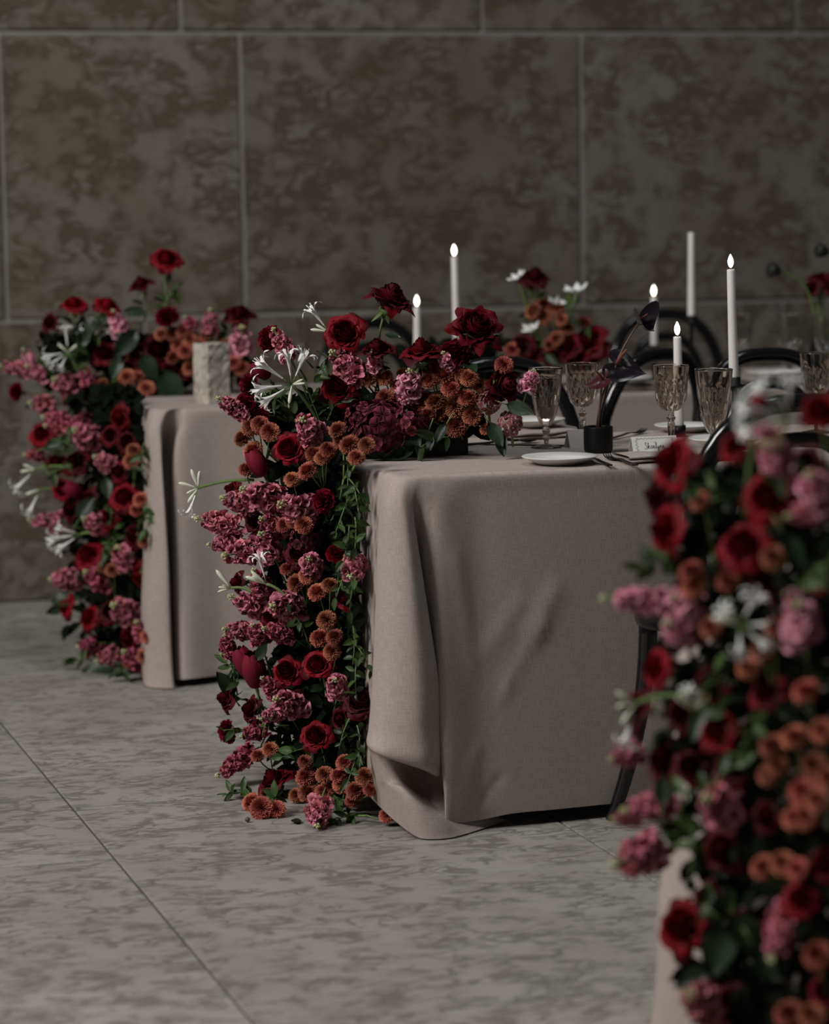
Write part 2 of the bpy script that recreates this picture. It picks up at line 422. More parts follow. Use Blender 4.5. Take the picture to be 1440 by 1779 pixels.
    def place(p):
        y = (W - p.y) if mirror else p.y
        return (X0 + p.x, Y0 + y, p.z)
    for r in range(nr):
        for c in range(nc):
            p = colsT[c][r].copy()
            if wrinkles and c < sum(subs[:9]) and r > rs:
                d = 0.0
                for (a0, z0, a1, z1, wd, h) in wrinkles:
                    sx, sz = a1 - a0, z1 - z0; L2 = sx * sx + sz * sz
                    tt = ((p.x - a0) * sx + (p.z - z0) * sz) / L2
                    fall = math.exp(-max(0, abs(tt - .5) - .32) ** 2 / 0.02)
                    dist = ((p.x - a0) * sz - (p.z - z0) * sx) / math.sqrt(L2)
                    d += h * math.exp(-(dist / wd) ** 2) * fall
                p.y -= d
            p.z = max(p.z, 0.003)
            mb.v.append(place(p)); uvs.append((s[c], p.z))
    for r in range(nr - 1):
        for c in range(nc):
            c2 = (c + 1) % nc
            q = (r * nc + c, r * nc + c2, (r + 1) * nc + c2, (r + 1) * nc + c)
            mb.f.append(q[::-1] if not mirror else q)
    # flat top
    a0, b0, a1, b1 = .03, .03, L - .03, W - .03
    topv = len(mb.v); nx, ny = 24, 10
    ring = [colsT[c][0] for c in range(nc)]
    cx, cy = L / 2, W / 2
    for c in range(nc):
        p = ring[c]; q = V3((min(max(p.x, a0), a1), min(max(p.y, b0), b1), 0.7605))
        mb.v.append(place(q)); uvs.append((q.x, 2 + q.y))
    for c in range(nc):
        c2 = (c + 1) % nc; q = (c, c2, topv + c2, topv + c)
        mb.f.append(q if not mirror else q[::-1])
    t2 = len(mb.v)
    for i in range(nx + 1):
        for j in range(ny + 1):
            q = V3((a0 + (a1 - a0) * i / nx, b0 + (b1 - b0) * j / ny, 0.7605)); mb.v.append(place(q)); uvs.append((q.x, 2 + q.y))
    for i in range(nx):
        for j in range(ny):
            q = (t2 + i * (ny + 1) + j, t2 + (i + 1) * (ny + 1) + j, t2 + (i + 1) * (ny + 1) + j + 1, t2 + i * (ny + 1) + j + 1)
            mb.f.append(q if not mirror else q[::-1])
    mb.uv = uvs
    o = link(name, mb.mesh(name, 'linen'))
    tag(o, label, 'tablecloth', 'floor length linen tablecloths')
    return o
TX1, TY1 = 1.664, 5.742
WR = [(.335, .455, .215, .275, .010, .006), (.30, .40, .235, .30, .006, -.005), (.36, .52, .27, .40, .02, .004), (.28, .50, .17, .36, .018, .003),
      (.17, .20, .115, .03, .012, .004), (.22, .12, .16, .05, .010, -.003), (.70, .40, .50, .05, .05, .005), (.12, .62, .16, .30, .016, .004)]
tablecloth('tablecloth', TX1, TY1, 2.44, 0.80, True, False, WR, 'taupe linen tablecloth with pooled corner fold under the place settings')
TX2, TY2 = 1.548, 7.70
tablecloth('tablecloth', TX2, TY2, 2.6, 0.80, False, False, None, 'taupe linen tablecloth carrying the rough stone block near the wall', 0.0, True)
TX3, TY3 = 1.70, 3.40
tablecloth('tablecloth', TX3, TY3, 2.4, 0.80, False, True, None, 'pale linen tablecloth corner mostly hidden by the blurred flower column')
TZ = 0.7608

# ------------------------------------------------------------------ chairs
def chair_meshes():
    me = {}
    sr = 0.205
    me['seat'] = MB().lathe([(sr - .02, .435), (sr, .440), (sr + .004, .452), (sr, .466), (sr - .02, .470), (sr - .035, .464), (.05, .462), (.002, .462)], 32).mesh('seat', 'black_lacquer')
    def hoop(wid, top, base, ybase, ytop, k=28, narrow=0.72):
        pts = []
        for i in range(k + 1):
            t = i / k * PI
            c, s_ = math.cos(t), math.sin(t)
            z = base + (top - base) * (s_ ** 0.62)
            f = (z - base) / (top - base)
            xw = wid * (math.copysign(abs(c) ** 0.72, c)) * (narrow + (1 - narrow) * min(1, f * 1.5))
            pts.append((xw, ybase + (ytop - ybase) * f, z))
        return pts
    me['back_hoop'] = MB().tube(hoop(.205, .912, .44, .185, .275), .0185, 10).mesh('back_hoop', 'black_lacquer')
    me['inner_hoop'] = MB().tube(hoop(.135, .838, .462, .165, .262, narrow=.66), .0150, 10).mesh('inner_hoop', 'black_lacquer')
    def leg(sx, sy, tx, ty, r0):
        return MB().tube(bez((sx, sy, .45), (sx * 1.0, sy * 1.0, .22), (tx, ty, 0.0), 10), [r0 - .0006 * i for i in range(11)], 10)
    me['front_l'] = leg(-.150, -.125, -.205, -.185, .0185).mesh('leg', 'black_lacquer')
    me['front_r'] = leg(.150, -.125, .205, -.185, .0185).mesh('leg', 'black_lacquer')
    me['rear_l'] = leg(-.148, .185, -.20, .265, .0165).mesh('leg', 'black_lacquer')
    me['rear_r'] = leg(.148, .185, .20, .265, .0165).mesh('leg', 'black_lacquer')
    ring = [(.148 * math.cos(a), .02 + .15 * math.sin(a), .255) for a in [2 * PI * i / 28 for i in range(29)]]
    me['stretcher'] = MB().tube(ring, .0095, 8, False).mesh('stretcher', 'black_lacquer')
    return me
CM = chair_meshes()
def chair(x, y, rz, label, inner=True):
    t = thing('bentwood_chair', (x, y, 0), label, 'chair', 'black bentwood chairs', rz)
    for k, n in (('seat', 'seat'), ('back_hoop', 'back_hoop'), ('inner_hoop', 'inner_hoop'), ('front_l', 'leg'), ('front_r', 'leg'), ('rear_l', 'leg'), ('rear_r', 'leg'), ('stretcher', 'stretcher')):
        if inner or k != 'inner_hoop': link(n, CM[k], t)
    return t
chair(2.362, 5.53, PI, 'black bentwood chair drawn up behind the blurred flower column').scale = (1.15, 1, 1.015)
chair(2.265, 6.60, 0.0, 'black bentwood chair behind the flower box, arch above the orange chrysanthemums')
chair(2.63, 7.25, PI + 0.45, 'black bentwood chair behind the short lit candle and wine glass', False)
chair(2.985, 6.61, -0.04, 'black bentwood chair behind the tall lit candle, double hoop showing')
chair(2.56, 8.72, 0.15, 'black bentwood chair by the wall behind two lit candles')
chair(3.52, 8.74, -0.1, 'black bentwood chair by the wall behind the unlit candle')
chair(3.62, 6.64, 0.03, 'black bentwood chair half cut off behind the end goblet')

# ------------------------------------------------------------------ tableware
def cutmod(n, amp, z0, z1):
    def f(i, an, z):
        if z < z0 or z > z1: return 1.0
        e = math.sin(PI * (z - z0) / (z1 - z0)) ** 0.6
        return 1.0 + amp * e * (abs(math.sin(an * n / 2 + (z - z0) * 60)) + abs(math.sin(an * n / 2 - (z - z0) * 60)) - 1.0)
    return f
def outer_inner(prof, th):
    """closed wall: outer profile upward, inner back down"""
    inn = [(max(r - th, 0.0015), z) for r, z in prof[::-1]]
    inn[-1] = (0.0015, inn[-1][1] + th * 1.6)
    return prof + inn
def resample(prof, n):
    pts = spline([V3((r, z, 0)) for r, z in prof], n); return [(p.x, p.y) for p in pts]
G1 = resample([(.006, .050), (.014, .055), (.0215, .072), (.0285, .102), (.0335, .132), (.0372, .160), (.0395, .184)], 5)
G2 = resample([(.006, .088), (.018, .091), (.029, .104), (.035, .128), (.037, .155), (.039, .178), (.0405, .192)], 5)
def glass_meshes(kind, mat):
    prof, z0 = (G1, .053) if kind == 1 else (G2, .092)
    zt = prof[-1][1]
    bowl = MB().lathe(outer_inner(prof, .0024), 64, None)
    cm = cutmod(16, .05, z0, z0 + (zt - z0) * .74); n = 64
    half = len(prof)
    for i in range(half):
        for q in range(n):
            x, y, z = bowl.v[i * n + q]; k = cm(i, 2 * PI * q / n, z); bowl.v[i * n + q] = (x * k, y * k, z)
    hb = prof[0][1]
    if kind == 1: st = [(.0045, .010), (.006, .018), (.0085, .024), (.006, .030), (.0085, .036), (.0095, .041), (.0065, hb - .0003)]
    else: st = [(.0045, .010), (.0055, .020), (.0075, .040), (.0085, .060), (.0065, .066), (.0105, .073), (.0065, .079), (.006, hb - .0003)]
    stem = MB().lathe(resample(st, 3), 16)
    foot = MB().lathe([(.034, .0), (.0355, .0015), (.034, .003), (.02, .006), (.008, .0085), (.0045, .0098)], 36, lambda i, a, z: 1 + .01 * math.cos(a * 12))
    return bowl.mesh('bowl', mat), stem.mesh('stem', mat), foot.mesh('foot', mat)
GM = {(k, m): glass_meshes(k, m) for k in (1, 2) for m in ('smoky_glass', 'clear_glass')}
def glass(x, y, kind, mat, label, s=1.0, z=TZ):
    t = thing('goblet' if kind == 1 else 'wine_glass', (x, y, z), label, 'glass', 'cut crystal glasses')
    for n, me in zip(('bowl', 'stem', 'foot'), GM[(kind, mat)]): link(n, me, t, Matrix.Scale(s, 4))
    return t
def on(px, py): return at_z(px, py, TZ)
p = on(949, 778); glass(p.x, p.y, 1, 'smoky_glass', 'smoky cut goblet filled with water beside the flower box', 1.0)
# water in that goblet
wt = MB().lathe([(.006, .062), (.0180, .075), (.0248, .102), (.0298, .132), (.0330, .158), (.0340, .168), (.001, .168)], 32)
plain('water', (0.9, 0.9, 0.88), 0.0); b_ = MATS['water'].node_tree.nodes['Principled BSDF']; b_.inputs['Transmission Weight'].default_value = 1.0; b_.inputs['IOR'].default_value = 1.333
o = link('water', wt.mesh('water', 'water')); o.location = (p.x, p.y, TZ); tag(o, 'still water standing in the goblet beside the flower box', 'water')
p = on(1012, 772); glass(p.x, p.y, 2, 'smoky_glass', 'smoky cut wine glass standing behind the black bud vase', 0.98)
p = on(1166, 782); glass(p.x, p.y, 2, 'smoky_glass', 'smoky cut wine glass in front of the short lit candle', 1.0)
p = on(1240, 795); glass(p.x, p.y, 1, 'smoky_glass', 'smoky cut goblet between the short and tall lit candles', 1.06)
p = on(1418, 752); glass(p.x, p.y, 2, 'smoky_glass', 'smoky cut wine glass above the blurred white lily, at table far end', 1.0)
for px, py, lab in ((1284, 664, 'clear wine glass on the wall side table behind the tall lit candle'), (1372, 664, 'clear wine glass on the wall side table below the black seed pods'),
                    (1436, 668, 'clear wine glass on the wall side table by the curved green stems'), (515, 668, 'clear wine glass on the wall side table behind the white lily bud')):
    p = at_z(px, py, TZ); glass(p.x, p.y, 2, 'clear_glass', lab, 1.05)
def plate_mesh(r):
    pr = [(.001, .0), (r * .55, 0), (r * .60, .002), (r * .74, .007), (r * .97, .0155), (r, .0172), (r * .985, .0185), (r * .74, .0105), (r * .58, .006), (.001, .0055)]
    return MB().lathe(pr, 56).mesh('plate', 'porcelain')
PM = plate_mesh(.0825); PM2 = plate_mesh(.075)
def plate(px, py, me, label, dz=0.0, tilt=0.0):
    p = at_z(px, py, TZ + dz); o = link('plate', me); o.location = p; o.rotation_euler = (tilt, 0, 0); tag(o, label, 'plate', 'white side plates'); return o
plate(972, 806, PM, 'white side plate alone at the cloth edge beside the forks')
def napkin_mesh(wx, wy, layers, th):
    mb = MB()
    for k in range(layers):
        ins = k * .003; z0 = k * th * 1.02
        def f(u, v, z0=z0, ins=ins):
            x = -wx / 2 + ins + (wx - 2 * ins) * u; a = 2 * PI * v
            return (x, (wy / 2 - ins) * math.copysign(abs(math.cos(a)) ** .35, math.cos(a)) + .004 * math.sin(u * 5 + z0 * 300), z0 + th / 2 + th / 2 * math.copysign(abs(math.sin(a)) ** .8, math.sin(a)) + .0025 * math.sin(u * 6) ** 2)
        mb.grid(10, 16, f)
    mb.uv = [(x, y) for x, y, z in mb.v]
    return mb.mesh('napkin', 'linen')
def napkin(x, y, rz, label, me, dz=0.0):
    o = link('napkin', me); o.location = (x, y, TZ + dz); o.rotation_euler = (0, 0, rz); tag(o, label, 'napkin', 'folded grey linen napkins'); return o
NM = napkin_mesh(.20, .11, 2, .0085)
p = on(938, 762); napkin(p.x, p.y + .03, 0.25, 'folded grey napkin under the plate behind the water goblet', NM)
q = link('plate', PM2); q.location = (p.x + .02, p.y + .10, TZ + .0215); tag(q, 'white plate resting on folded napkin behind the water goblet', 'plate', 'white side plates')
napkin(p.x + .02, p.y + .115, 0.1, 'lower folded grey napkin at the table back edge under white plate', NM)
p = on(1152, 800); napkin(p.x, p.y, 0.0, 'folded grey napkin below the handwritten place card', NM)
napkin(p.x + .19, p.y + .03, 0.1, 'folded grey napkin below the white plate beside the black chair', NM)
q = link('plate', PM); q.location = (p.x + .17, p.y + .06, TZ + .021); tag(q, 'white plate resting on napkin beside the black chair hoop', 'plate', 'white side plates')
plate(1190, 750, PM2, 'white plate behind the short lit candle holder')
for px, py, lab in ((1085, 666, 'white plate on the wall side table seen between chair posts'), (1345, 656, 'white plate on the wall side table seen through the double chair hoop'), (1395, 652, 'white plate on the wall side table beyond the end goblet')):
    p = at_z(px, py, TZ + .02); napkin(p.x, p.y, 0.0, lab.replace('white plate', 'folded napkin under white plate'), NM)
    q = link('plate', PM); q.location = (p.x, p.y, TZ + .021); tag(q, lab, 'plate', 'white side plates')
# cutlery
def fork_meshes():
    h = MB()
    pts = [(-.10, 0, .004), (-.04, 0, .006), (0, 0, .0085), (.03, 0, .007), (.045, 0, .005)]
    wd = [.0065, .0045, .0035, .004, .010]
    for i, ((x, y, z), w_) in enumerate(zip(pts, wd)): h.v += [(x, -w_, z - .0012), (x, w_, z - .0012), (x, w_, z + .0012), (x, -w_, z + .0012)]
    for i in range(len(pts) - 1):
        for k in range(4): h.f.append((i * 4 + k, i * 4 + (k + 1) % 4, i * 4 + 4 + (k + 1) % 4, i * 4 + 4 + k))
    h.f.append((3, 2, 1, 0)); e = (len(pts) - 1) * 4; h.f.append((e, e + 1, e + 2, e + 3))
    handle = h.mesh('handle', 'black_steel', False)
    tines = []
    tn = MB().tube([(.043, 0, .005), (.06, 0, .004), (.08, 0, .006), (.092, 0, .011)], [.0021, .002, .0018, .001], 6).mesh('tine', 'black_steel')
    return handle, tn
FH, FT = fork_meshes()
def fork(p, q, label):
    a = math.atan2(q.y - p.y, q.x - p.x); c = (p + q) / 2
    t = thing('fork', (c.x, c.y, TZ), label, 'fork', 'matte black forks', a)
    link('handle', FH, t)
    for y in (-.0078, -.0026, .0026, .0078): link('tine', FT, t, Matrix.Translation((0, y, 0)))
def along(p, q, L):
    d = (q - p).normalized() * L / 2; c = (p + q) / 2; return c - d, c + d
fork(on(1106, 812), on(1050, 796), 'matte black fork pointing at the black bud vase')
fork(on(1064, 813), on(1008, 795), 'matte black fork slipped behind the white side plate rim')
fork(on(1078, 761), on(1106, 755), 'matte black fork at table back edge behind place card')
def knife_mesh():
    h = MB()
    prof = [(-.11, .005, .003), (-.02, .0042, .003), (0, .005, .0025), (.06, .0085, .0016), (.095, .007, .0014), (.11, .0015, .0012)]
    for x, w_, th in prof: h.v += [(x, -w_, .0005), (x, w_, .0005), (x, w_, .0005 + th), (x, -w_, .0005 + th)]
    for i in range(len(prof) - 1):
        for k in range(4): h.f.append((i * 4 + k, i * 4 + (k + 1) % 4, i * 4 + 4 + (k + 1) % 4, i * 4 + 4 + k))
    h.f.append((3, 2, 1, 0)); e = (len(prof) - 1) * 4; h.f.append((e, e + 1, e + 2, e + 3))
    return h.mesh('knife', 'black_steel', False)
KM = knife_mesh()
def spoon_meshes():
    bowl = MB().grid(14, 6, lambda u, v: ((.062 + .028 * v * math.cos(2 * PI * u)), .017 * v * math.sin(2 * PI * u), .002 + .006 * v * v), True)
    hd = MB().tube([(-.11, 0, .004), (-.04, 0, .006), (.0, 0, .010), (.036, 0, .008)], [.004, .003, .0026, .003], 6)
    return hd.mesh('handle', 'black_steel'), bowl.mesh('bowl', 'black_steel')
SH, SB = spoon_meshes()
def spoon(p, a, label):
    t = thing('spoon', (p.x, p.y, TZ), label, 'spoon', 'matte black spoons', a); link('handle', SH, t); link('bowl', SB, t)
def knife(p, a, label):
    o = link('knife', KM); o.location = (p.x, p.y, TZ); o.rotation_euler = (0, 0, a); tag(o, label, 'knife', 'matte black knives')
spoon(on(876, 772), 0.15, 'matte black spoon lying between the flower box and water goblet')
knife(on(905, 774), 2.5, 'matte black knife lying behind the water goblet foot')
knife(on(1225, 803), 0.35, 'matte black knife on the napkin beside the black chair')
fork(on(1205, 806), on(1290, 795), 'matte black fork on the napkin beside the black chair')

# place cards
def card(p, wd, h, dep, mat, label, rz=0.0):
    t = thing('place_card', (p.x, p.y, TZ), label, 'card', 'folded place cards', rz)
    th = .0006
    for sgn, nm in ((-1, 'front_panel'), (1, 'back_panel')):
        mb = MB(); y0 = sgn * dep; 
        mb.v = [(-wd / 2, y0, 0), (wd / 2, y0, 0), (wd / 2, 0, h), (-wd / 2, 0, h)]
        mb.v += [(x, y + sgn * th, z) for x, y, z in mb.v]
        mb.f = [(0, 1, 2, 3), (7, 6, 5, 4), (0, 4, 5, 1), (1, 5, 6, 2), (2, 6, 7, 3), (3, 7, 4, 0)]
        link(nm, mb.mesh(nm, mat, False), t)
    return t
def ink_strokes(t, strokes, wd, h, dep, width, name):
    mb = MB(); nrm = V3((0, -h, dep)).normalized()
    ux = V3((1, 0, 0)); uy = V3((0, dep, h)).normalized(); sl = math.hypot(dep, h)
    for st in strokes:
        P = [V3((0, -dep - .0006, 0)) + ux * (x * wd / 2) + uy * (y * sl) + nrm * .0006 for x, y in st]
        b = len(mb.v)
        for i, q in enumerate(P):
            d = (P[min(i + 1, len(P) - 1)] - P[max(i - 1, 0)]).normalized(); s_ = d.cross(nrm) * width / 2
            mb.v += [tuple(q - s_), tuple(q + s_)]
        for i in range(len(P) - 1): mb.f.append((b + 2 * i, b + 2 * i + 1, b + 2 * i + 3, b + 2 * i + 2))
    return link(name, mb.mesh(name, 'ink', False), t)
p = on(1141, 788)
CW, CH, CD = .108, .037, .016
nc_ = card(V3((p.x, p.y + .02, 0)), CW, CH, CD, 'card_paper', 'white place card with handwritten name and wavy border', 0.0)
nc_.location.z = TZ + .0002
def smooth2(pts, k=5):
    return [(q.x, q.y) for q in spline([V3((x, y, 0)) for x, y in pts], k)]
wave = []
for i in range(61):
    u = i / 60; wave.append((-.80 + 1.6 * u, .885 + .028 * math.sin(u * 2 * PI * 9)))
wl = [(-.80 + .045 * math.sin(u * 2 * PI * 4), .885 - .80 * u) for u in [i / 36 for i in range(37)]]
wr_ = [(.80 + .045 * math.sin(u * 2 * PI * 4), .885 - .80 * u) for u in [i / 36 for i in range(37)]]
wb = [(-.80 + 1.6 * i / 60, .085 + .028 * math.sin(i / 60 * 2 * PI * 9)) for i in range(61)]
ink_strokes(nc_, [wave, wl, wr_, wb], CW, CH, CD, .0006, 'wavy_border')
W0 = []
def gl(x0, pts): W0.append(smooth2([(x0 + x * .115, .30 + y * .22) for x, y in pts]))
x = -.46
gl(x, [(.85, 1.35), (.45, 1.6), (.2, 1.25), (.55, .8), (.85, .35), (.5, -.12), (.05, -.05), (-.1, .15)]); x += .125     # S
gl(x, [(0, 0), (.25, .9), (.42, 1.55), (.2, 1.1), (.12, 0)]); gl(x, [(.12, .35), (.5, .72), (.62, .5), (.2, .36), (.65, .02), (.95, .2)]); x += .12   # k
gl(x, [(.75, .65), (.4, .72), (.1, .3), (.3, 0), (.65, .25), (.75, .65), (.7, .1), (1.0, .12)]); x += .115     # a
gl(x, [(0, .2), (.45, .45), (.5, .7), (.2, .65), (.15, .2), (.45, 0), (.9, .2)]); x += .10     # e
gl(x, [(0, .15), (.45, .9), (.5, 1.5), (.25, 1.3), (.22, .3), (.4, 0), (.75, .2)]); x += .085     # l
gl(x, [(0, .65), (.15, .2), (.4, .1), (.65, .6), (.6, .1), (.5, -.5), (.2, -.55), (.4, -.1), (.95, .2)]); x += .115     # y
gl(x, [(0, 0), (.1, .65), (.14, .3), (.45, .68), (.6, .5), (.6, .05), (.95, .2)]); x += .11    # n
gl(x, [(0, .2), (.45, .45), (.5, .7), (.2, .65), (.15, .2), (.45, 0), (.9, .2)])     # e
dots = [[(-.03, .66), (-.012, .665)], [(.02, .668), (.038, .672)]]
ink_strokes(nc_, W0, CW, CH, CD, .00085, 'handwriting')
ink_strokes(nc_, dots, CW, CH, CD, .0013, 'ink_dots')
p = on(1020, 777); card(p, .10, .042, .018, 'card_grey', 'blank backed place card standing behind the black bud vase', 0.06)

# candles
flame_me = MB().lathe(resample([(.0008, 0), (.0040, .004), (.0062, .011), (.0055, .019), (.0025, .027), (.0006, .031)], 4), 16).mesh('flame', 'flame_light')
wick_me = MB().tube([(0, 0, -.002), (0, 0, .006)], .0009, 6).mesh('wick', 'wick_black')
def candle(x, y, z0, ln, lit, hold, lab, tilt=0.0, r=.0118):
    t = thing('taper_candle', (x, y, z0), lab, 'candle', 'white taper candles')
    t.rotation_euler = (0, tilt, 0)
    link('wax_body', MB().lathe([(r, 0), (r * .98, .01), (r * .86, ln * .6), (r * .80, ln - .003), (r * .70, ln), (.001, ln - .001)], 24).mesh('wax_body', 'wax'), t)
    link('wick', wick_me, t, Matrix.Translation((0, 0, ln)))
    if lit: link('flame', flame_me, t, Matrix.Translation((0, 0, ln + .004)))
def holder(x, y, h, lab, r=.0155):
    t = thing('candle_holder', (x, y, TZ), lab, 'candle holder', 'black candle holders')
    if h < .05:
        link('cup', MB().lathe([(r, 0), (r, h), (r * .8, h), (r * .8, h - .008), (.001, h - .008)], 28).mesh('cup', 'black_ceramic'), t)
        return h - .008
    link('foot', MB().lathe([(.042, 0), (.043, .003), (.038, .006), (.012, .010), (.006, .014)], 32).mesh('foot', 'black_ceramic'), t)
    link('column', MB().lathe([(.006, .013), (.0055, h - .035), (.008, h - .028)], 14).mesh('column', 'black_ceramic'), t)
    link('cup', MB().lathe([(.009, h - .028), (r * 1.5, h - .022), (r * 1.5, h - .019), (r, h - .016), (r, h), (r * .82, h), (r * .82, h - .008), (.001, h - .008)], 24).mesh('cup', 'black_ceramic'), t)
    return h - .008
def candle_set(px, base_y, top_y, by, lit, lab, hl, tilt=0.0):
    """candle whose wax runs from pixel row top_y down to base_y, standing at table depth by"""
    b = at_y(px, base_y, by); tp = at_y(px, top_y, by)
    h = b.z - TZ
    dep = holder(b.x, b.y, max(h, .028) + .008 * 0, hl)
    candle(b.x, b.y, TZ + dep + .0004, tp.z - (TZ + dep), lit, 0, lab, tilt)
candle_set(1180, 742, 585, 6.33, True, 'short lit candle in low black cup behind wine glass', 'low black candle cup behind the place card', -0.02)
candle_set(1275, 655, 468, 6.22, True, 'tall lit white taper candle in front of chair hoops', 'tall black candle holder behind the goblet and white lily', -0.03)
candle_set(794, 600, 446, 8.05, True, 'tallest lit taper candle on the wall side table', 'tall black candle holder behind the pointed red rose', -0.02)
candle_set(725, 602, 534, 8.0, True, 'lit taper candle just behind the tallest red rose', 'black candle holder behind the drooping dark rose', 0.0)
candle_set(1136, 600, 516, 8.15, True, 'lit taper candle behind the speckled black anthurium', 'black candle holder behind the black anthurium', 0.0)
candle_set(1201, 548, 404, 8.1, False, 'unlit tall taper candle on black holder near wall', 'tall black candle holder with wide collar under the unlit candle', 0.0)
# stone block
p = at_z(366, 703, TZ)
sb = MB(); side = .047; hh = .166
rr = random.Random(3)
def fs(u, v):
    a = u * 4; k = int(a) % 4; t = a - int(a)
    cs = [(-1, -1), (1, -1), (1, 1), (-1, 1)]
    x = cs[k][0] * (1 - t) + cs[(k + 1) % 4][0] * t; y = cs[k][1] * (1 - t) + cs[(k + 1) % 4][1] * t
    j = .0022; e = 1 - .03 * (abs(t - .5) < .45) * 0
    return (x * side + rr.uniform(-j, j), y * side + rr.uniform(-j, j), v * hh + (rr.uniform(-j, j) if 0 < v < 1 else (rr.uniform(-.003, .002) if v == 1 else 0)))
sb.grid(24, 12, fs, True); b_ = 12 * 24; sb.f.append(tuple(b_ + i for i in range(24))); sb.f.append(tuple(range(24))[::-1])
o = link('stone_block', sb.mesh('stone_block', 'travertine', False)); o.location = (p.x + .02, p.y + .07, TZ); o.rotation_euler = (0, 0, math.radians(22)); o.scale = (.78, .78, 1)
o.name = 'marble_block'
tag(o, 'rough pale stone block standing on the wall side table corner', 'stone block')

# ------------------------------------------------------------------ flower heads (unit size, opening towards +Z, about 1 across)
def rose_petal(t, ang, rnd, spiky, nu=6, nv=5):
    Rt = .035 + .415 * t ** .95
    zt = .27 - .33 * t ** 1.7 + .02 * math.sin(t * 9)
    hw = (1.30 - .72 * t if not spiky else 1.2 - .74 * t) + rnd.uniform(-.08, .08)
    curl = (.03 + .36 * t * t) * rnd.uniform(.8, 1.25)
    p1, p2 = rnd.uniform(0, 6), rnd.uniform(0, 6); ru = .012 + .026 * t
    off = rnd.uniform(-.02, .02); lean = rnd.uniform(-.05, .05)
    def f(u, v):
        u = 2 * u - 1
        vm = 1 - (.24 if spiky else .14) * abs(u) ** (1.5 if spiky else 2.4)
        w = v * vm
        fl = .25 + .75 * math.sin(min(1, w * 1.2) * PI / 2)
        r = (Rt + off) * (.34 + .66 * math.sin(w * PI / 2)) + curl * .45 * max(0, w - .62) ** 1.5 * 3
        r *= 1 - .48 * (1 - t) ** 1.2 * max(0, w - .6) / .4
        r += ru * math.sin(4 * u + p1) * w * w + lean * u * (1 - t) * w
        if spiky: r += .085 * t * max(0, 1 - abs(u) * 2.4) * max(0, w - .62) * 2.2 - .05 * t * u * u * w * w
        z = -.30 + (zt + .30) * w ** .85 - curl * max(0, w - .66) ** 2 * 4.2 + ru * math.sin(5 * u + p2) * w ** 3
        a = ang + u * hw * fl
        return (r * math.cos(a), r * math.sin(a), z)
    return nu, nv, f
def make_rose(seed, N=34, nout=8, spiky=False, mat='rose_red', outmat='rose_dark'):
    rnd = random.Random(seed)
    inner = MB(True); outs = []
    for i in range(N):
        t = i / (N - 1); ang = i * 2.39996 + rnd.uniform(-.25, .25)
        nu, nv, f = rose_petal(t, ang, rnd, spiky and t > .45)
        if i < N - nout: inner.grid(nu, nv, f)
        else: outs.append(MB(True).grid(nu + 2, nv + 1, f).mesh('petal', outmat if i > N - 4 else mat))
    cx = MB()
    cx.lathe([(.03, -.52), (.075, -.46), (.10, -.40), (.16, -.33), (.10, -.29)], 10)
    for k in range(5):
        a0 = k * 2 * PI / 5
        cx.grid(2, 4, lambda u, v: ((.10 + .20 * v) * math.cos(a0 + (u - .5) * .7 * (1 - v)), (.10 + .20 * v) * math.sin(a0 + (u - .5) * .7 * (1 - v)), -.38 - .22 * v + .10 * v * v * (k % 2)))
    return inner.mesh('bloom', mat), outs, cx.mesh('calyx', 'stem_green')
ROSES = [make_rose(1, 44), make_rose(2, 48), make_rose(3, 42), make_rose(4, 50, 9)]
SPIKY = [make_rose(5, 44, 15, True, 'rose_velvet', 'rose_velvet'), make_rose(6, 40, 14, True, 'rose_dark', 'rose_velvet')]
DARKR = [make_rose(7, 40, 8, False, 'rose_dark', 'rose_dark'), make_rose(8, 42, 10, True, 'rose_dark', 'rose_dark'), make_rose(9, 44, 8, False, 'rose_velvet', 'rose_dark')]
def make_carnation(seed, N=46):
    rnd = random.Random(seed); mb = MB(True)
    for i in range(N):
        t = i / N; a0 = i * 2.39996; tilt = (t ** .7) * 1.55; ln = .46 * (0.85 + .2 * rnd.random()); wd = .26
        ca, sa = math.cos(a0), math.sin(a0); ph = rnd.uniform(0, 6)
        def f(u, v):
            u = 2 * u - 1
            zz = .035 * math.sin(u * 9 + ph) * v * v + (.03 if int((u + 1) * 5) % 2 else 0) * (v > .99)
            l = ln * v * (1 - .12 * u * u)
            x = l * math.sin(tilt) + zz * math.cos(tilt); y = u * wd * v ** .7 + .02 * math.sin(v * 5 + ph); z = -.18 + l * math.cos(tilt) - zz * math.sin(tilt) + .06 * u * u * v
            return (x * ca - y * sa, x * sa + y * ca, z)
        mb.grid(8, 3, f)
    cx = MB().lathe([(.04, -.55), (.11, -.48), (.12, -.26), (.15, -.14)], 10)
    return mb.mesh('bloom', 'carnation_red'), cx.mesh('calyx', 'stem_green')
CARN = [make_carnation(1), make_carnation(2)]
def make_tulip(seed, mat):
    rnd = random.Random(seed); ps = []
    for i in range(6):
        a0 = i * PI / 3; rr_ = .34 if i % 2 else .31
        def f(u, v):
            u = 2 * u - 1; prof = math.sin(PI * min(1, .13 + v * .74)) ** .62
            r = rr_ * prof * (1 - .05 * u * u) + .01; a = a0 + u * (.92 if i % 2 else .80) * (1 - .35 * max(0, v - .7) / .3)
            return (r * math.cos(a), r * math.sin(a), -.52 + 1.02 * v - .12 * u * u * max(0, v - .4))
        ps.append(MB(True).grid(8, 8, f).mesh('petal', mat))
    return ps
TULIP = [make_tulip(1, 'tulip_red'), make_tulip(2, 'tulip_red')]
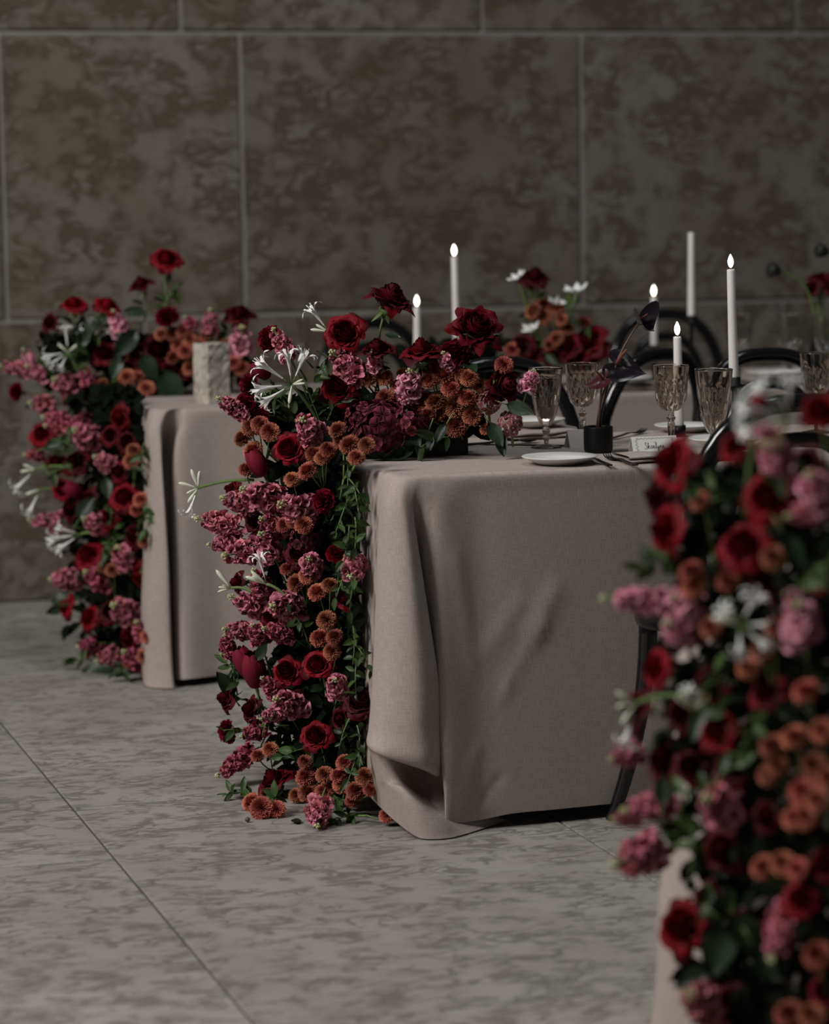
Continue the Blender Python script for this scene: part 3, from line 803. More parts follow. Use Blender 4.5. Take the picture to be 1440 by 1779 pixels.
def make_open_white(seed):
    ps = []
    for i in range(6):
        a0 = i * PI / 3
        def f(u, v):
            u = 2 * u - 1; r = .04 + .46 * v; w_ = .62 * math.sin(PI * min(1, .12 + v * .86)) ** .8
            a = a0 + u * w_ * .8
            return (r * math.cos(a), r * math.sin(a), -.30 + .42 * v ** .7 - .10 * u * u * v)
        ps.append(MB().grid(4, 5, f).mesh('petal', 'lily_white'))
    return ps
WHITE = make_open_white(1)
def make_chrys(seed, N=400):
    rnd = random.Random(seed); mb = MB(True)
    for i in range(N):
        k = ((i + .5) / N) ** 1.15; ph = math.acos(1 - k * 1.55); a0 = i * 2.39996
        d = V3((math.sin(ph) * math.cos(a0), math.sin(ph) * math.sin(a0), math.cos(ph)))
        s_ = V3((-math.sin(a0), math.cos(a0), 0)); n_ = s_.cross(d)
        ln = (.41 + .10 * min(1, k * 3.5)) * rnd.uniform(.90, 1.10); wd = .027 + .004 * k
        tw = rnd.uniform(-.03, .03)
        b = len(mb.v)
        for v, w_ in ((.45, .7), (.80, 1.0), (1.0, .55)):
            c = d * ln * v - n_ * (.045 * v * v) + s_ * tw * v
            for sg in (-1, 1):
                q = c + s_ * wd * w_ * sg
                mb.v.append((q.x, q.y, q.z * .84 - .05)); mb.uv.append((0, max(0, (v - .45) / .55) * (.75 + .25 * min(1, k * 4))))
        for r in range(2): mb.f.append((b + r * 2, b + r * 2 + 1, b + r * 2 + 3, b + r * 2 + 2))
    n0 = len(mb.v)
    mb.lathe([(.05, -.30), (.16, -.24), (.25, -.10), (.24, .06), (.14, .16)], 10)
    mb.uv += [(0, 0)] * (len(mb.v) - n0)
    return mb.mesh('flower_head', 'chrysanthemum_rust', False)
CHRYS = [make_chrys(1), make_chrys(2, 360), make_chrys(3, 440)]
def make_floret(seed, mat):
    rnd = random.Random(seed); mb = MB(True)
    for i in range(10):
        a0 = i * 2.39996 + rnd.uniform(-.4, .4); tilt = .35 + 1.15 * (i / 10) + rnd.uniform(-.25, .25); ln = .50 * rnd.uniform(.75, 1.2); wd = .33; ph = rnd.uniform(0, 6)
        ca, sa = math.cos(a0), math.sin(a0); fold = rnd.uniform(-.16, .16)
        def f(u, v):
            u = 2 * u - 1; zz = .13 * math.sin(u * 3.4 + ph) * v * v + fold * u * u * v
            l = ln * v * (1 - .25 * u * u)
            x = l * math.sin(tilt) + zz * math.cos(tilt); y = u * wd * v ** .55 * (1 - .15 * v); z = -.12 + l * math.cos(tilt) - zz * math.sin(tilt) - .18 * max(0, v - .6)
            return (x * ca - y * sa, x * sa + y * ca, z)
        mb.grid(5, 3, f)
    return mb.mesh('floret', mat)
FLOR = {m_: [make_floret(i, m_) for i in range(5)] for m_ in ('stock_pink', 'stock_pale', 'stock_plum')}
def make_bud(mat, n=8):
    return MB().lathe([(.02, -.5), (.26, -.3), (.34, 0), (.24, .3), (.03, .5)], n).mesh('bud', mat)
SBUD = make_bud('stock_bud')
def make_hyd(seed, mat):
    rnd = random.Random(seed); mb = MB(True)
    for i in range(4):
        a0 = i * PI / 2 + rnd.uniform(-.1, .1)
        def f(u, v):
            u = 2 * u - 1; r = .06 + .46 * v; w_ = .36 * math.sin(PI * min(1, .10 + v * .80)) ** .7
            x, y = r, u * w_; z = .05 * v + .07 * u * u - .10 * v * v
            return (x * math.cos(a0) - y * math.sin(a0), x * math.sin(a0) + y * math.cos(a0), z)
        mb.grid(4, 4, f)
    return mb.mesh('floret', mat)
HYD = {m_: [make_hyd(i, m_) for i in range(2)] for m_ in ('hydrangea_mauve', 'hydrangea_dusty')}
def make_lily_floret(seed):
    rnd = random.Random(seed); mb = MB()
    mb.tube([(0, 0, -.5), (0, 0, -.25), (0, 0, .02)], [.028, .040, .070], 8, False)
    for i in range(6):
        a0 = i * PI / 3 + rnd.uniform(-.15, .15); ph = rnd.uniform(0, 6); cr = rnd.uniform(.75, 1.25)
        def f(u, v):
            u = 2 * u - 1; w_ = .058 * math.sin(PI * min(1, .2 + v * .76)) ** .6
            th = v * 2.55 * cr; r = .05 + .20 * (1 - math.cos(min(th, PI))) * .9 + .10 * v; z = -.02 + .34 * math.sin(th) + .16 * v
            y = u * w_ + .03 * math.sin(v * 8 + ph) * v; z += .028 * math.sin(v * 15 + ph + 2.5 * u) * v
            return (r * math.cos(a0) - y * math.sin(a0), r * math.sin(a0) + y * math.cos(a0), z)
        mb.grid(2, 10, f)
    for i in range(5):
        a0 = rnd.uniform(0, 6.28); mb.tube([(0, 0, -.1), (.05 * math.cos(a0), .05 * math.sin(a0), .25), (.14 * math.cos(a0), .14 * math.sin(a0), .56)], .008, 4)
    return mb.mesh('floret', 'lily_white')
LILY = [make_lily_floret(i) for i in range(3)]
LBUD = MB().lathe([(.03, -.5), (.05, -.3), (.10, .1), (.09, .35), (.015, .5)], 10).mesh('bud', 'lily_bud')
def make_leaf(mat, wid=.42, curl=.25, teeth=0.0):
    def f(u, v):
        u = 2 * u - 1; w_ = wid / 2 * math.sin(PI * (v ** .8)) ** .85 * (1 + teeth * (int(v * 16) % 2)) + .004
        return (u * w_, v, .16 * abs(u) * wid - curl * v * v + .02 * math.sin(v * 9) * u)
    return MB().grid(4, 7, f).mesh('leaf', mat)
LEAF = {'leaf_green': [make_leaf('leaf_green'), make_leaf('leaf_green', .36, .1), make_leaf('leaf_green', .5, .4)],
        'leaf_dark': [make_leaf('leaf_dark', .55, .2), make_leaf('leaf_dark', .62, .35), make_leaf('leaf_dark', .5, .05)]}

# ------------------------------------------------------------------ arrangements: where each one stands
TABLE = {'mid': 'the table set with the bud vase', 'back': 'the wall side table', 'fore': 'the blurred column before the chair'}
# zones: the upright plane the visible blooms sit on, outward direction
ZONE = {'mid_fall': ((1.640, 5.83), (1.400, 6.43)), 'mid_top': ((1.45, 6.27), (2.10, 5.97)),
        'back_fall': ((1.528, 7.66), (1.250, 8.36)), 'back_top': ((1.25, 8.30), (1.95, 8.06)),
        'fore': ((1.50, 4.15), (1.62, 3.45)), 'centre': ((2.2, 8.05), (2.9, 7.98))}
ZNAME = {'mid_fall': 'of the sharp flower fall', 'mid_top': 'of the black flower box', 'back_fall': 'of the fall near the wall',
         'back_top': 'around the pale stone block', 'fore': 'of the blurred flower column', 'centre': 'of the posy behind anthuriums'}
COUNT = {}
ORD = 'first second third fourth fifth sixth seventh eighth ninth tenth eleventh twelfth thirteenth fourteenth fifteenth sixteenth seventeenth eighteenth nineteenth twentieth'.split()
ORD += ['twenty-' + x for x in ORD[:9]] + ['thirtieth'] + ['thirty-' + x for x in ORD[:9]] + ['fortieth'] + ['forty-' + x for x in ORD[:9]]
LABELLED = {}
def auto_label(o, desc, cat, zone, plural):
    o['category'] = cat; o['group'] = plural + ' ' + ZNAME[zone]
    LABELLED.setdefault((desc, zone), []).append(o)
def finish_labels():
    for (desc, zone), obs in LABELLED.items():
        obs.sort(key=lambda o: -o['hz'])
        for i, o in enumerate(obs):
            if len(obs) == 1: o['label'] = desc + ' ' + ZNAME[zone]
            elif i == 0: o['label'] = 'top ' + desc + ' ' + ZNAME[zone]
            elif i == len(obs) - 1: o['label'] = 'lowest ' + desc + ' ' + ZNAME[zone]
            else: o['label'] = ORD[i] + ' ' + desc + ' from top ' + ZNAME[zone]
            del o['hz']
def toward(p): return (EYE - p).normalized()
def axis_dir(p, ang, tilt):
    a = math.radians(ang)
    return ((RT * math.cos(a) + UP * math.sin(a)) * math.sqrt(max(0, 1 - tilt * tilt)) + toward(p) * tilt).normalized()
def place_at(zone, x, y, push=0.0, d=0.0):
    p = at_plane(x, y, *ZONE[zone]); p = p + (p - EYE).normalized() * push
    low = .42 * d / pxm(p) + (0 if not zone.endswith('top') else 0)
    if p.z < low: r_ = ray(x, y); p = EYE + r_ * ((low - HC) / r_.z)
    return p
def stem_root(p, F, L, zone):
    b = p - F * L + V3((0, 0, -.25 * L))
    if zone == 'mid_fall': b.x = min(b.x, 1.605)
    if zone == 'back_fall': b.x = min(b.x, 1.51)
    if zone == 'fore': b.x = min(b.x, 1.685)
    if zone.endswith('top'): b.z = max(b.z, .775)
    b.z = max(b.z, .012)
    return b
def stem_part(t, a, b, F, r, mat='stem_green'):
    """a, b relative to the thing; leaves the head against its facing"""
    L = (b - a).length
    return link('stem', MB().tube(bez(a, b - F * L * .45, b, 6), r, 6).mesh('stem', mat), t)
def leaf_on(t, p, d, n, size, mat):
    y = V3(d).normalized(); z = V3(n); z = (z - y * z.dot(y)).normalized(); x = y.cross(z)
    mm = Matrix((x, y, z)).transposed().to_4x4(); mm.translation = p
    return link('leaf', R.choice(LEAF[mat]), t, mm @ Matrix.Scale(size, 4))
def nums(s):
    out = []
    for it in s.split(';'):
        it = it.strip()
        if it: out.append([float(k) for k in it.split(',')])
    return out
def head_mat(p, b, F, d, roll=None):
    return Matrix.Translation(p - b) @ frame(F, R.uniform(0, 6.28) if roll is None else roll) @ Matrix.Scale(d, 4)
def jit(F, s=.18):
    return (F + V3((R.uniform(-s, s), R.uniform(-s, s), R.uniform(-s, s)))).normalized()

def roses(zone, data, kinds, desc, ang0=140, tilt0=.80, push=0.0, detail=True):
    for it in nums(data):
        x, y, d = it[:3]; ang = it[3] if len(it) > 3 else ang0 + R.uniform(-50, 50); tilt = it[4] if len(it) > 4 else tilt0 + R.uniform(-.15, .12)
        p = place_at(zone, x, y, push, d); F = axis_dir(p, ang, min(tilt, .98)); s = d / pxm(p) * 1.04
        if len(it) > 6: b = place_at(zone, it[5], it[6], push + .02)
        else: b = stem_root(p, F, R.uniform(.10, .15), zone)
        t = thing('rose', b); t['hz'] = p.z
        auto_label(t, desc, 'rose', zone, 'red roses')
        bl, outs, cx = R.choice(kinds)
        mm = head_mat(p, b, F, s)
        bo = link('bloom', bl, t, mm)
        for pm in outs: link('petal', pm, bo)
        link('calyx', cx, t, mm)
        stem_part(t, V3((0, 0, 0)), p - b - F * s * .5, F, .0024)
        if len(it) > 6 or R.random() < .4:
            q = (p - b) * .45; leaf_on(t, q, jit(F * .3 + V3((R.uniform(-1, 1), R.uniform(-.6, .2), .1)), .4), V3((0, -.6, .7)), R.uniform(.03, .045), 'leaf_dark')
def carnations(zone, data, desc, ang0=140, tilt0=.75, push=0.0):
    for it in nums(data):
        x, y, d = it[:3]; ang = it[3] if len(it) > 3 else ang0 + R.uniform(-50, 50); tilt = it[4] if len(it) > 4 else tilt0 + R.uniform(-.15, .12)
        p = place_at(zone, x, y, push, d); F = axis_dir(p, ang, min(tilt, .98)); s = d / pxm(p) * 1.08; b = stem_root(p, F, .12, zone)
        t = thing('carnation', b); t['hz'] = p.z; auto_label(t, desc, 'carnation', zone, 'crimson carnations')
        bl, cx = R.choice(CARN); mm = head_mat(p, b, F, s)
        link('bloom', bl, t, mm); link('calyx', cx, t, mm); stem_part(t, V3((0, 0, 0)), p - b - F * s * .5, F, .002)
def tulips(zone, data, desc, protos, name='tulip', ang0=150, tilt0=.4, push=0.0, plural='dark red tulips', ratio=1.0):
    for it in nums(data):
        x, y, d = it[:3]; ang = it[3] if len(it) > 3 else ang0; tilt = it[4] if len(it) > 4 else tilt0
        p = place_at(zone, x, y, push, d); F = axis_dir(p, ang, tilt); s = d / pxm(p)
        b = place_at(zone, it[5], it[6], push + .02) if len(it) > 6 else stem_root(p, F, .13, zone)
        t = thing(name, b); t['hz'] = p.z; auto_label(t, desc, name, zone, plural)
        mm = head_mat(p, b, F, s)
        for pm in (R.choice(protos) if isinstance(protos[0], list) else protos): link('petal', pm, t, mm)
        stem_part(t, V3((0, 0, 0)), p - b - F * s * .45, F, .003)
def chrys(zone, data, desc, push=0.0, link_px=62, most=5):
    heads = nums(data); left = list(range(len(heads))); groups = []
    while left:
        i = left.pop(0); g = [i]
        for j in list(left):
            if len(g) < most and math.hypot(heads[j][0] - heads[i][0], heads[j][1] - heads[i][1]) < link_px: g.append(j); left.remove(j)
        groups.append(g)
    for g in groups:
        ps = [place_at(zone, heads[i][0], heads[i][1], push + R.uniform(-.012, .02), heads[i][2]) for i in g]
        c = sum(ps, V3()) / len(ps); F0 = axis_dir(c, 110, .72); b = stem_root(c, F0, .13, zone)
        t = thing('chrysanthemum', b); t['hz'] = c.z; auto_label(t, desc, 'chrysanthemum', zone, 'rust button chrysanthemum sprays')
        sm = MB(); f0 = b + (c - b) * .35
        sm.tube([V3((0, 0, 0)), f0 - b], .0024, 5)
        for i, p in zip(g, ps):
            F = jit((F0 + (p - c) * 6).normalized(), .25); s = heads[i][2] / pxm(p) * 1.02
            link('flower_head', R.choice(CHRYS), t, head_mat(p, b, F, s))
            sm.tube(bez(f0 - b, p - b - F * s * .8, p - b - F * s * .2, 4), .0016, 5)
        link('stem', sm.mesh('stem', 'stem_green'), t)
def stocks(zone, data, mat, desc, push=0.0, nf=16):
    for it in nums(data):
        x, y, d = it[:3]; ang = it[3] if len(it) > 3 else R.uniform(100, 200); tilt = it[4] if len(it) > 4 else R.uniform(.3, .8)
        ln = it[5] if len(it) > 5 else 1.15
        p = place_at(zone, x, y, push, d); F = axis_dir(p, ang, tilt); s = d / pxm(p); L = s * ln
        b = stem_root(p - F * L * .4, F, .10, zone)
        t = thing('stock_flower', b); t['hz'] = p.z; auto_label(t, desc, 'stock', zone, 'pink stock spikes')
        a = p - F * L * .5 - b; e = p + F * L * .5 - b
        link('stem', MB().tube(bez((0, 0, 0), a - F * .02, a, 4) + [e], .0022, 5).mesh('stem', 'stem_green'), t)
        u1 = F.orthogonal().normalized(); u2 = F.cross(u1)
        n = max(9, int(nf * max(1, ln / 1.2)))
        for i in range(n):
            k = (i + .5) / n; an = i * 2.39996 + R.uniform(-.3, .3)
            od = (u1 * math.cos(an) + u2 * math.sin(an)); rad = s * .30 * (1 - .45 * k * k)
            q = a + F * L * (.02 + .86 * k) + od * rad
            fz = (od + F * (.25 + .75 * k)).normalized(); fs_ = s * (.58 - .20 * k * k) * R.uniform(.75, 1.2); fz = jit(fz, .35)
            link('floret', R.choice(FLOR[mat]), t, Matrix.Translation(q) @ frame(fz, R.uniform(0, 6)) @ Matrix.Scale(fs_, 4))
        for i in range(7):
            an = i * 2.39996; rad = s * .10 * math.sqrt(i / 6)
            od = u1 * math.cos(an) + u2 * math.sin(an)
            q = e + od * rad + F * (s * .06 - s * .10 * i / 6 + .002)
            link('bud', SBUD, t, Matrix.Translation(q) @ frame((F + od * .6 * i / 6).normalized()) @ Matrix.Scale(s * .115, 4))
def hydrangeas(zone, data, mat, desc, push=0.0):
    for it in nums(data):
        x, y, d = it[:3]; p = place_at(zone, x, y, push, d); F = axis_dir(p, 100, .8); s = d / pxm(p); b = stem_root(p, F, s * .5 + .03, zone)
        t = thing('hydrangea', b); t['hz'] = p.z; auto_label(t, desc, 'hydrangea', zone, 'mauve hydrangea heads')
        stem_part(t, V3((0, 0, 0)), p - b - F * s * .2, F, .003)
        n = int(it[3]) if len(it) > 3 else 34
        Rm = frame(F)
        for i in range(n):
            k = (i + .5) / n; ph = math.acos(1 - k * 1.5); an = i * 2.39996
            dv = (Rm @ V3((math.sin(ph) * math.cos(an), math.sin(ph) * math.sin(an), math.cos(ph) * .8)))
            q = p - b + dv * s * .46 * R.uniform(.88, 1.08)
            link('floret', R.choice(HYD[mat]), t, Matrix.Translation(q) @ frame(jit(dv.normalized(), .35), R.uniform(0, 6)) @ Matrix.Scale(s * R.uniform(.24, .32), 4))
def lily(zone, x, y, x2, y2, florets, buds, label, push=-.03, size=None):
    """umbel centre, stem foot, florets as (image angle, tilt towards the viewer, pixel length)"""
    p = place_at(zone, x, y, push); b = place_at(zone, x2, y2, push + .05)
    t = thing('spider_lily', b, label, 'lily', 'white spider lilies')
    F = (p - b).normalized()
    link('stem', MB().tube(bez((0, 0, 0), (p - b) * .5 + V3((0, 0, .012)), p - b, 8), .0034, 7).mesh('stem', 'stem_green'), t)
    for an, tl, l in florets:
        D = axis_dir(p, an, tl); s = l / pxm(p)
        pd = MB().tube([p - b, p - b + D * s * .4], .0014, 5).mesh('pedicel', 'stem_green')
        fo = link('floret', R.choice(LILY), t, Matrix.Translation(p - b + D * s * .80) @ frame(D, R.uniform(0, 6)) @ Matrix.Scale(s * .95, 4))
        link('pedicel', pd, t)
    for an, tl, l in buds:
        D = axis_dir(p, an, tl); s = l / pxm(p)
        link('bud', LBUD, t, Matrix.Translation(p - b + D * s * .55) @ frame(D) @ Matrix.Scale(s, 4))
def sprigs(zone, data, mat, desc, push=0.0, leafpx=None, n=9):
    for it in nums(data):
        x, y, d = it[:3]; ang = it[3] if len(it) > 3 else R.uniform(0, 360); p = place_at(zone, x, y, push)
        D = axis_dir(p, ang, R.uniform(.1, .5)); L = d / pxm(p)
        b = p - D * L * .5
        if zone == 'mid_fall': b.x = min(b.x, 1.605)
        b.z = max(b.z, .01)
        t = thing('leafy_sprig', b); t['hz'] = p.z; auto_label(t, desc, 'foliage', zone, 'green leafy sprigs')
        e = D * L; mid_ = e * .5 + V3((R.uniform(-.01, .01), R.uniform(-.01, .01), .012))
        pts = bez((0, 0, 0), mid_, e, 7); link('stem', MB().tube(pts, [.0016 - .00012 * i for i in range(8)], 5).mesh('stem', 'stem_green'), t)
        for i in range(n):
            k = min(1, max(.1, .15 + .85 * i / (n - 1) + R.uniform(-.08, .08))); q = pts[min(7, int(k * 7))]
            sd = D.cross(toward(p)) * (1 if i % 2 else -1); dd = (D * (R.uniform(-.1, .7) + .8 * (i == n - 1)) + sd * R.uniform(.2, 1) * (1 - (i == n - 1)) + V3((R.uniform(-.8, .8), R.uniform(-.8, .8), R.uniform(-.7, .4)))).normalized()
            leaf_on(t, q, dd, jit(toward(p) + V3((-.3, 0, .5)), .9), (leafpx or 22) / pxm(p) * R.uniform(.6, 1.35), mat)
def big_leaves(zone, data, desc, mat='leaf_dark', push=0.0):
    for it in nums(data):
        x, y, d, ang = it[:4]; p = place_at(zone, x, y, push); D = axis_dir(p, ang, .25); s = d / pxm(p)
        b = p - D * (s * .6 + .03)
        t = thing('rose_leaf', b); t['hz'] = p.z; auto_label(t, desc, 'leaf', zone, 'broad dark leaves')
        link('stem', MB().tube([(0, 0, 0), D * .03], .0014, 5).mesh('stem', 'stem_green'), t)
        leaf_on(t, D * .03, D, jit(toward(p) + V3((0, 0, .5)), .3), s * 1.1, mat)
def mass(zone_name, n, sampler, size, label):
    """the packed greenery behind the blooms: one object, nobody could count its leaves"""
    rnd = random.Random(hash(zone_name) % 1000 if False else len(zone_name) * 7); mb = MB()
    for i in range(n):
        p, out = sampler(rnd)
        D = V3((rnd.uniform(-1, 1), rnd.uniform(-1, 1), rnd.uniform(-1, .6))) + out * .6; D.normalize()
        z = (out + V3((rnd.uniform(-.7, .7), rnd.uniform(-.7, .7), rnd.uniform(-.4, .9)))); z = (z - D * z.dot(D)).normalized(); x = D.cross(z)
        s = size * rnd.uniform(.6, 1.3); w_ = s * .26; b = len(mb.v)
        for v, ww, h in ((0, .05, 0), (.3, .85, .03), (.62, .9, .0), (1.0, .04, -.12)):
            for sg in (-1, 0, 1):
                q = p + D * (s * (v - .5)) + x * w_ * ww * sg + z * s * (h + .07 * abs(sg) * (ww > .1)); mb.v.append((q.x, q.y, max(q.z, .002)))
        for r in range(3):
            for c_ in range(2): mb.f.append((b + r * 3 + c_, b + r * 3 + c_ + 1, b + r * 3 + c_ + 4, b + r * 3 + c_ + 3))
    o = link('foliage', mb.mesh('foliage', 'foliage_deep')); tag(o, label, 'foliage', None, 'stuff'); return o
def fall_sampler(A, B, z0, z1, s0, s1, xmax, zfun=None):
    def f(rnd):
        s = rnd.uniform(s0, s1); z = rnd.uniform(z0, z1)
        x, y = A[0] + (B[0] - A[0]) * s, A[1] + (B[1] - A[1]) * s
        k = rnd.random() ** .7; x = min(x + .035 + k * (xmax - x), xmax); y = y + .05 + k * .12
        sh = zfun(z) if zfun else 0
        return V3((min(x + sh * (1 - s), xmax), y, z)), V3((-.8, -.6, .1))
    return f

# ------------------------------------------------------------------ the packed greenery and the containers
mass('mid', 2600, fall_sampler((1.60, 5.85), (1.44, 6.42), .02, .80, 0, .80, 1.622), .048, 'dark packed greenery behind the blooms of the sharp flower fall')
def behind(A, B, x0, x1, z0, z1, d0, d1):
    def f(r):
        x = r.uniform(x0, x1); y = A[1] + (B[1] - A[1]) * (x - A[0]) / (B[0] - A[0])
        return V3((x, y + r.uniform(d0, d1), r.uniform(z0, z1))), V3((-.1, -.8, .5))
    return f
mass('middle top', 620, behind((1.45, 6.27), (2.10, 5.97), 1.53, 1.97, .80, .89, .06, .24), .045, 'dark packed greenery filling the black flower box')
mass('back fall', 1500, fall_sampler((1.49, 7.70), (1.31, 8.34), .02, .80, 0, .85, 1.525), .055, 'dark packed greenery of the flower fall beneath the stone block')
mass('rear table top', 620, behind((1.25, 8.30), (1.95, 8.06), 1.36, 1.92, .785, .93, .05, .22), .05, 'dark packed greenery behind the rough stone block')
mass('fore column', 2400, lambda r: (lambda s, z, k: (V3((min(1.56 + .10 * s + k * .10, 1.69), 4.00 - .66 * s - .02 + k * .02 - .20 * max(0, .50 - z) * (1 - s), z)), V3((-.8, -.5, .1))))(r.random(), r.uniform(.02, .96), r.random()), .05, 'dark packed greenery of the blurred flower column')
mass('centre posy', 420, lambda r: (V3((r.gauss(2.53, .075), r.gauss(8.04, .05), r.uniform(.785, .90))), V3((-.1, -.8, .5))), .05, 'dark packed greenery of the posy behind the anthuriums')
# black flower box on the sharp table
bx = thing('flower_box', (1.785, 6.205, TZ), 'black rectangular flower box on the table end', 'planter')
mb = MB(); hx, hy, hb, th = .155, .085, .085, .006
mb.box(-hx, hx, -hy, -hy + th, 0, hb); mb.box(-hx, hx, hy - th, hy, 0, hb); mb.box(-hx, -hx + th, -hy + th, hy - th, 0, hb); mb.box(hx - th, hx, -hy + th, hy - th, 0, hb); mb.box(-hx + th, hx - th, -hy + th, hy - th, 0, th)
link('body', mb.mesh('body', 'black_ceramic', False), bx)
pb = thing('posy_bowl', (2.53, 8.04, TZ), 'black bowl under the posy behind the anthuriums', 'bowl')
link('body', MB().lathe([(.04, 0), (.045, .004), (.075, .03), (.08, .055), (.075, .055), (.06, .03), (.001, .012)], 28).mesh('body', 'black_ceramic'), pb)

# ------------------------------------------------------------------ blooms: the sharp flower fall and flower box
roses('mid_top', '598,577,70,120,.95,640,690; 585,673,64,150,.95', ROSES, 'round crimson garden rose')
roses('mid_top', '828,565,88,70,.86,800,690', SPIKY[:1], 'large crimson rose with pointed petals')
roses('mid_top', '680,513,84,70,.38,662,640', SPIKY[1:], 'tall dark rose held above all the others', push=.05)
roses('mid_top', '732,606,72,95,.35,720,690; 880,668,72,10,.70; 655,604,62,95,.45,652,680', DARKR, 'dark wine rose')
carnations('mid_top', '790,612,64,100,.5; 466,588,50,160,.5; 432,668,44,170,.5; 425,703,48,175,.55; 448,722,44,180,.7', 'ruffled crimson carnation', push=.02)
roses('mid_fall', '501,778,58,130,.93; 497,1166,54,150,.93; 548,1277,56,120,.9; 550,1153,58,120,.85', ROSES, 'round crimson garden rose', push=.01)
roses('mid_fall', '474,1352,66,120,.35; 390,1212,52,175,.35; 432,1232,48,165,.5', DARKR, 'half-open dark wine rose')
roses('mid_fall', '626,1216,60,100,.85; 518,960,52,140,.9; 410,1012,42,180,.4; 400,850,40,160,.35; 470,1070,46; 600,1040,44,90,.8; 590,1250,44; 440,905,40', DARKR, 'shaded dark wine rose', push=.04)
carnations('mid_fall', '394,1272,44,190,.4; 560,870,46; 585,960,40', 'ruffled crimson carnation', push=.02)
tulips('mid_fall', '446,803,50,120,.25; 441,1162,62,100,.35; 424,1150,56,115,.2', 'smooth plum red tulip bud', TULIP)
tulips('mid_top', '452,640,42,130,.5', 'smooth plum red tulip bud', TULIP)
chrys('mid_top', '640,658,32;668,656,32;669,690,32;700,648,24;772,652,36;745,660,30;783,674,34;755,697,35;788,705,42;791,740,40;811,690,34;820,722,34;725,712,28;743,719,30;733,690,26;815,656,34;875,634,32;748,640,30;762,720,30;835,670,26;690,670,26;846,745,26;620,745,26;800,650,30', 'rust button chrysanthemum spray')
chrys('mid_fall', '452,737,32;436,742,34;422,760,36;469,750,34;439,782,36;428,815,30;586,746,32;606,771,36;637,773,30;619,794,30;590,766,26;570,781,30;546,788,32;534,817,34;507,832,28;494,911,30;528,912,32;499,988,26;514,1012,34;551,1028,34;573,1016,30;534,1000,30;567,1077,34;556,1107,36;581,1105,30;577,1131,32;509,905,28;560,795,28', 'rust button chrysanthemum spray')
chrys('mid_fall', '530,1323,26;598,1324,30;531,1349,36;564,1346,32;588,1346,30;594,1361,34;634,1349,34;535,1376,36;515,1381,28;563,1376,34;618,1373,36;611,1391,26;643,1372,24;672,1416,28;436,1393,34;454,1404,40;480,1406,32;464,1378,28;470,1302,28;448,1312,26', 'burnt orange chrysanthemum spray near the floor', link_px=52)
stocks('mid_top', '490,598,40,120,.35,1.5; 600,632,56,140,.5,1.2; 405,707,40,150,.3,1.5', 'stock_pink', 'dusty pink stock spike')
stocks('mid_top', '712,668,56,90,.75,1.2; 921,661,38,70,.6,1.1; 776,630,34,110,.5; 650,628,36,100,.6; 705,700,30,270,.7', 'stock_pale', 'pale orchid pink stock spike')
stocks('mid_fall', '537,743,58,130,.85; 512,882,64,165,.75; 455,862,62,160,.55,1.3; 415,872,50,165,.4,1.2; 380,908,50,170,.2,1.5; 420,960,54,190,.45,1.2; 388,942,38,190,.2,1.3; 466,950,54,120,.6; 540,980,50,110,.93; 612,990,52,250,.93; 432,1048,52,160,.35,1.3; 493,1053,62,180,.85; 412,1095,42,175,.5; 585,1190,48,110,.95; 500,1220,56,165,.75; 470,1243,34,200,.6; 554,1414,54,260,.80', 'stock_pink', 'dusty pink stock spike')
stocks('mid_fall', '480,1098,42; 410,1325,46,215,.35,1.7; 450,1010,44; 400,1138,26,175,.3; 440,1272,38,200,.4; 468,1192,38; 445,1100,40; 470,910,44,150,.7; 395,1120,34', 'stock_plum', 'plum pink stock spike')
hydrangeas('mid_top', '658,742,104,36; 706,735,66,28; 622,722,56,22', 'hydrangea_mauve', 'mauve antique hydrangea head', push=-.045)
big_leaves('mid_top', '735,775,50,250;690,785,56,200;655,788,50,160;720,760,44,300;765,755,36,240;676,768,44,280', 'dark leaf hanging over the front', push=-.06)
hydrangeas('mid_top', '846,698,50,34; 886,736,46,32', 'hydrangea_dusty', 'dusty pink fading hydrangea head', push=.0)
hydrangeas('mid_fall', '530,935,60,22', 'hydrangea_mauve', 'mauve antique hydrangea head', push=.05)
lily('mid_top', 507, 668, 560, 745, [(146, .25, 60), (187, .2, 56), (212, .3, 52), (98, .3, 50), (66, .25, 52)], [(5, .3, 24), (262, .2, 34), (25, .3, 22)], 'white spider lily in full bloom facing out of the flower box', push=-.06)
lily('mid_top', 572, 577, 598, 640, [(128, .2, 46)], [(150, .1, 26), (172, .2, 32), (285, .1, 30)], 'white spider lily with one open trumpet behind a round rose', push=.03)
lily('mid_fall', 344, 848, 440, 834, [(250, .3, 44)], [(110, .2, 34), (85, .3, 30), (165, .2, 34), (205, .3, 22), (235, .2, 30)], 'white spider lily on long green stem reaching over the rear cloth', push=-.03)
lily('mid_fall', 463, 1015, 500, 1040, [(105, .25, 46)], [(140, .2, 34), (160, .2, 38), (150, .4, 30)], 'white spider lily opening among the pink stocks', push=-.04)
lily('mid_fall', 402, 1022, 440, 1030, [], [(130, .1, 40), (175, .2, 22), (195, .2, 24), (160, .5, 18)], 'cluster of white spider lily buds beside the opening lily', push=-.02)
G1s = '604,832,80,270;622,858,70,300;612,900,80,250;616,950,80,260;640,872,60,280;602,1012,60,250;626,1120,70,270;638,1142,50,300;641,1182,70,270;608,1272,60,250;642,1292,70,270;632,1420,50,200;640,925,60,270;636,1030,60,260'
sprigs('mid_fall', G1s, 'leaf_green', 'small leaved green trailing sprig', push=-.005, leafpx=20)
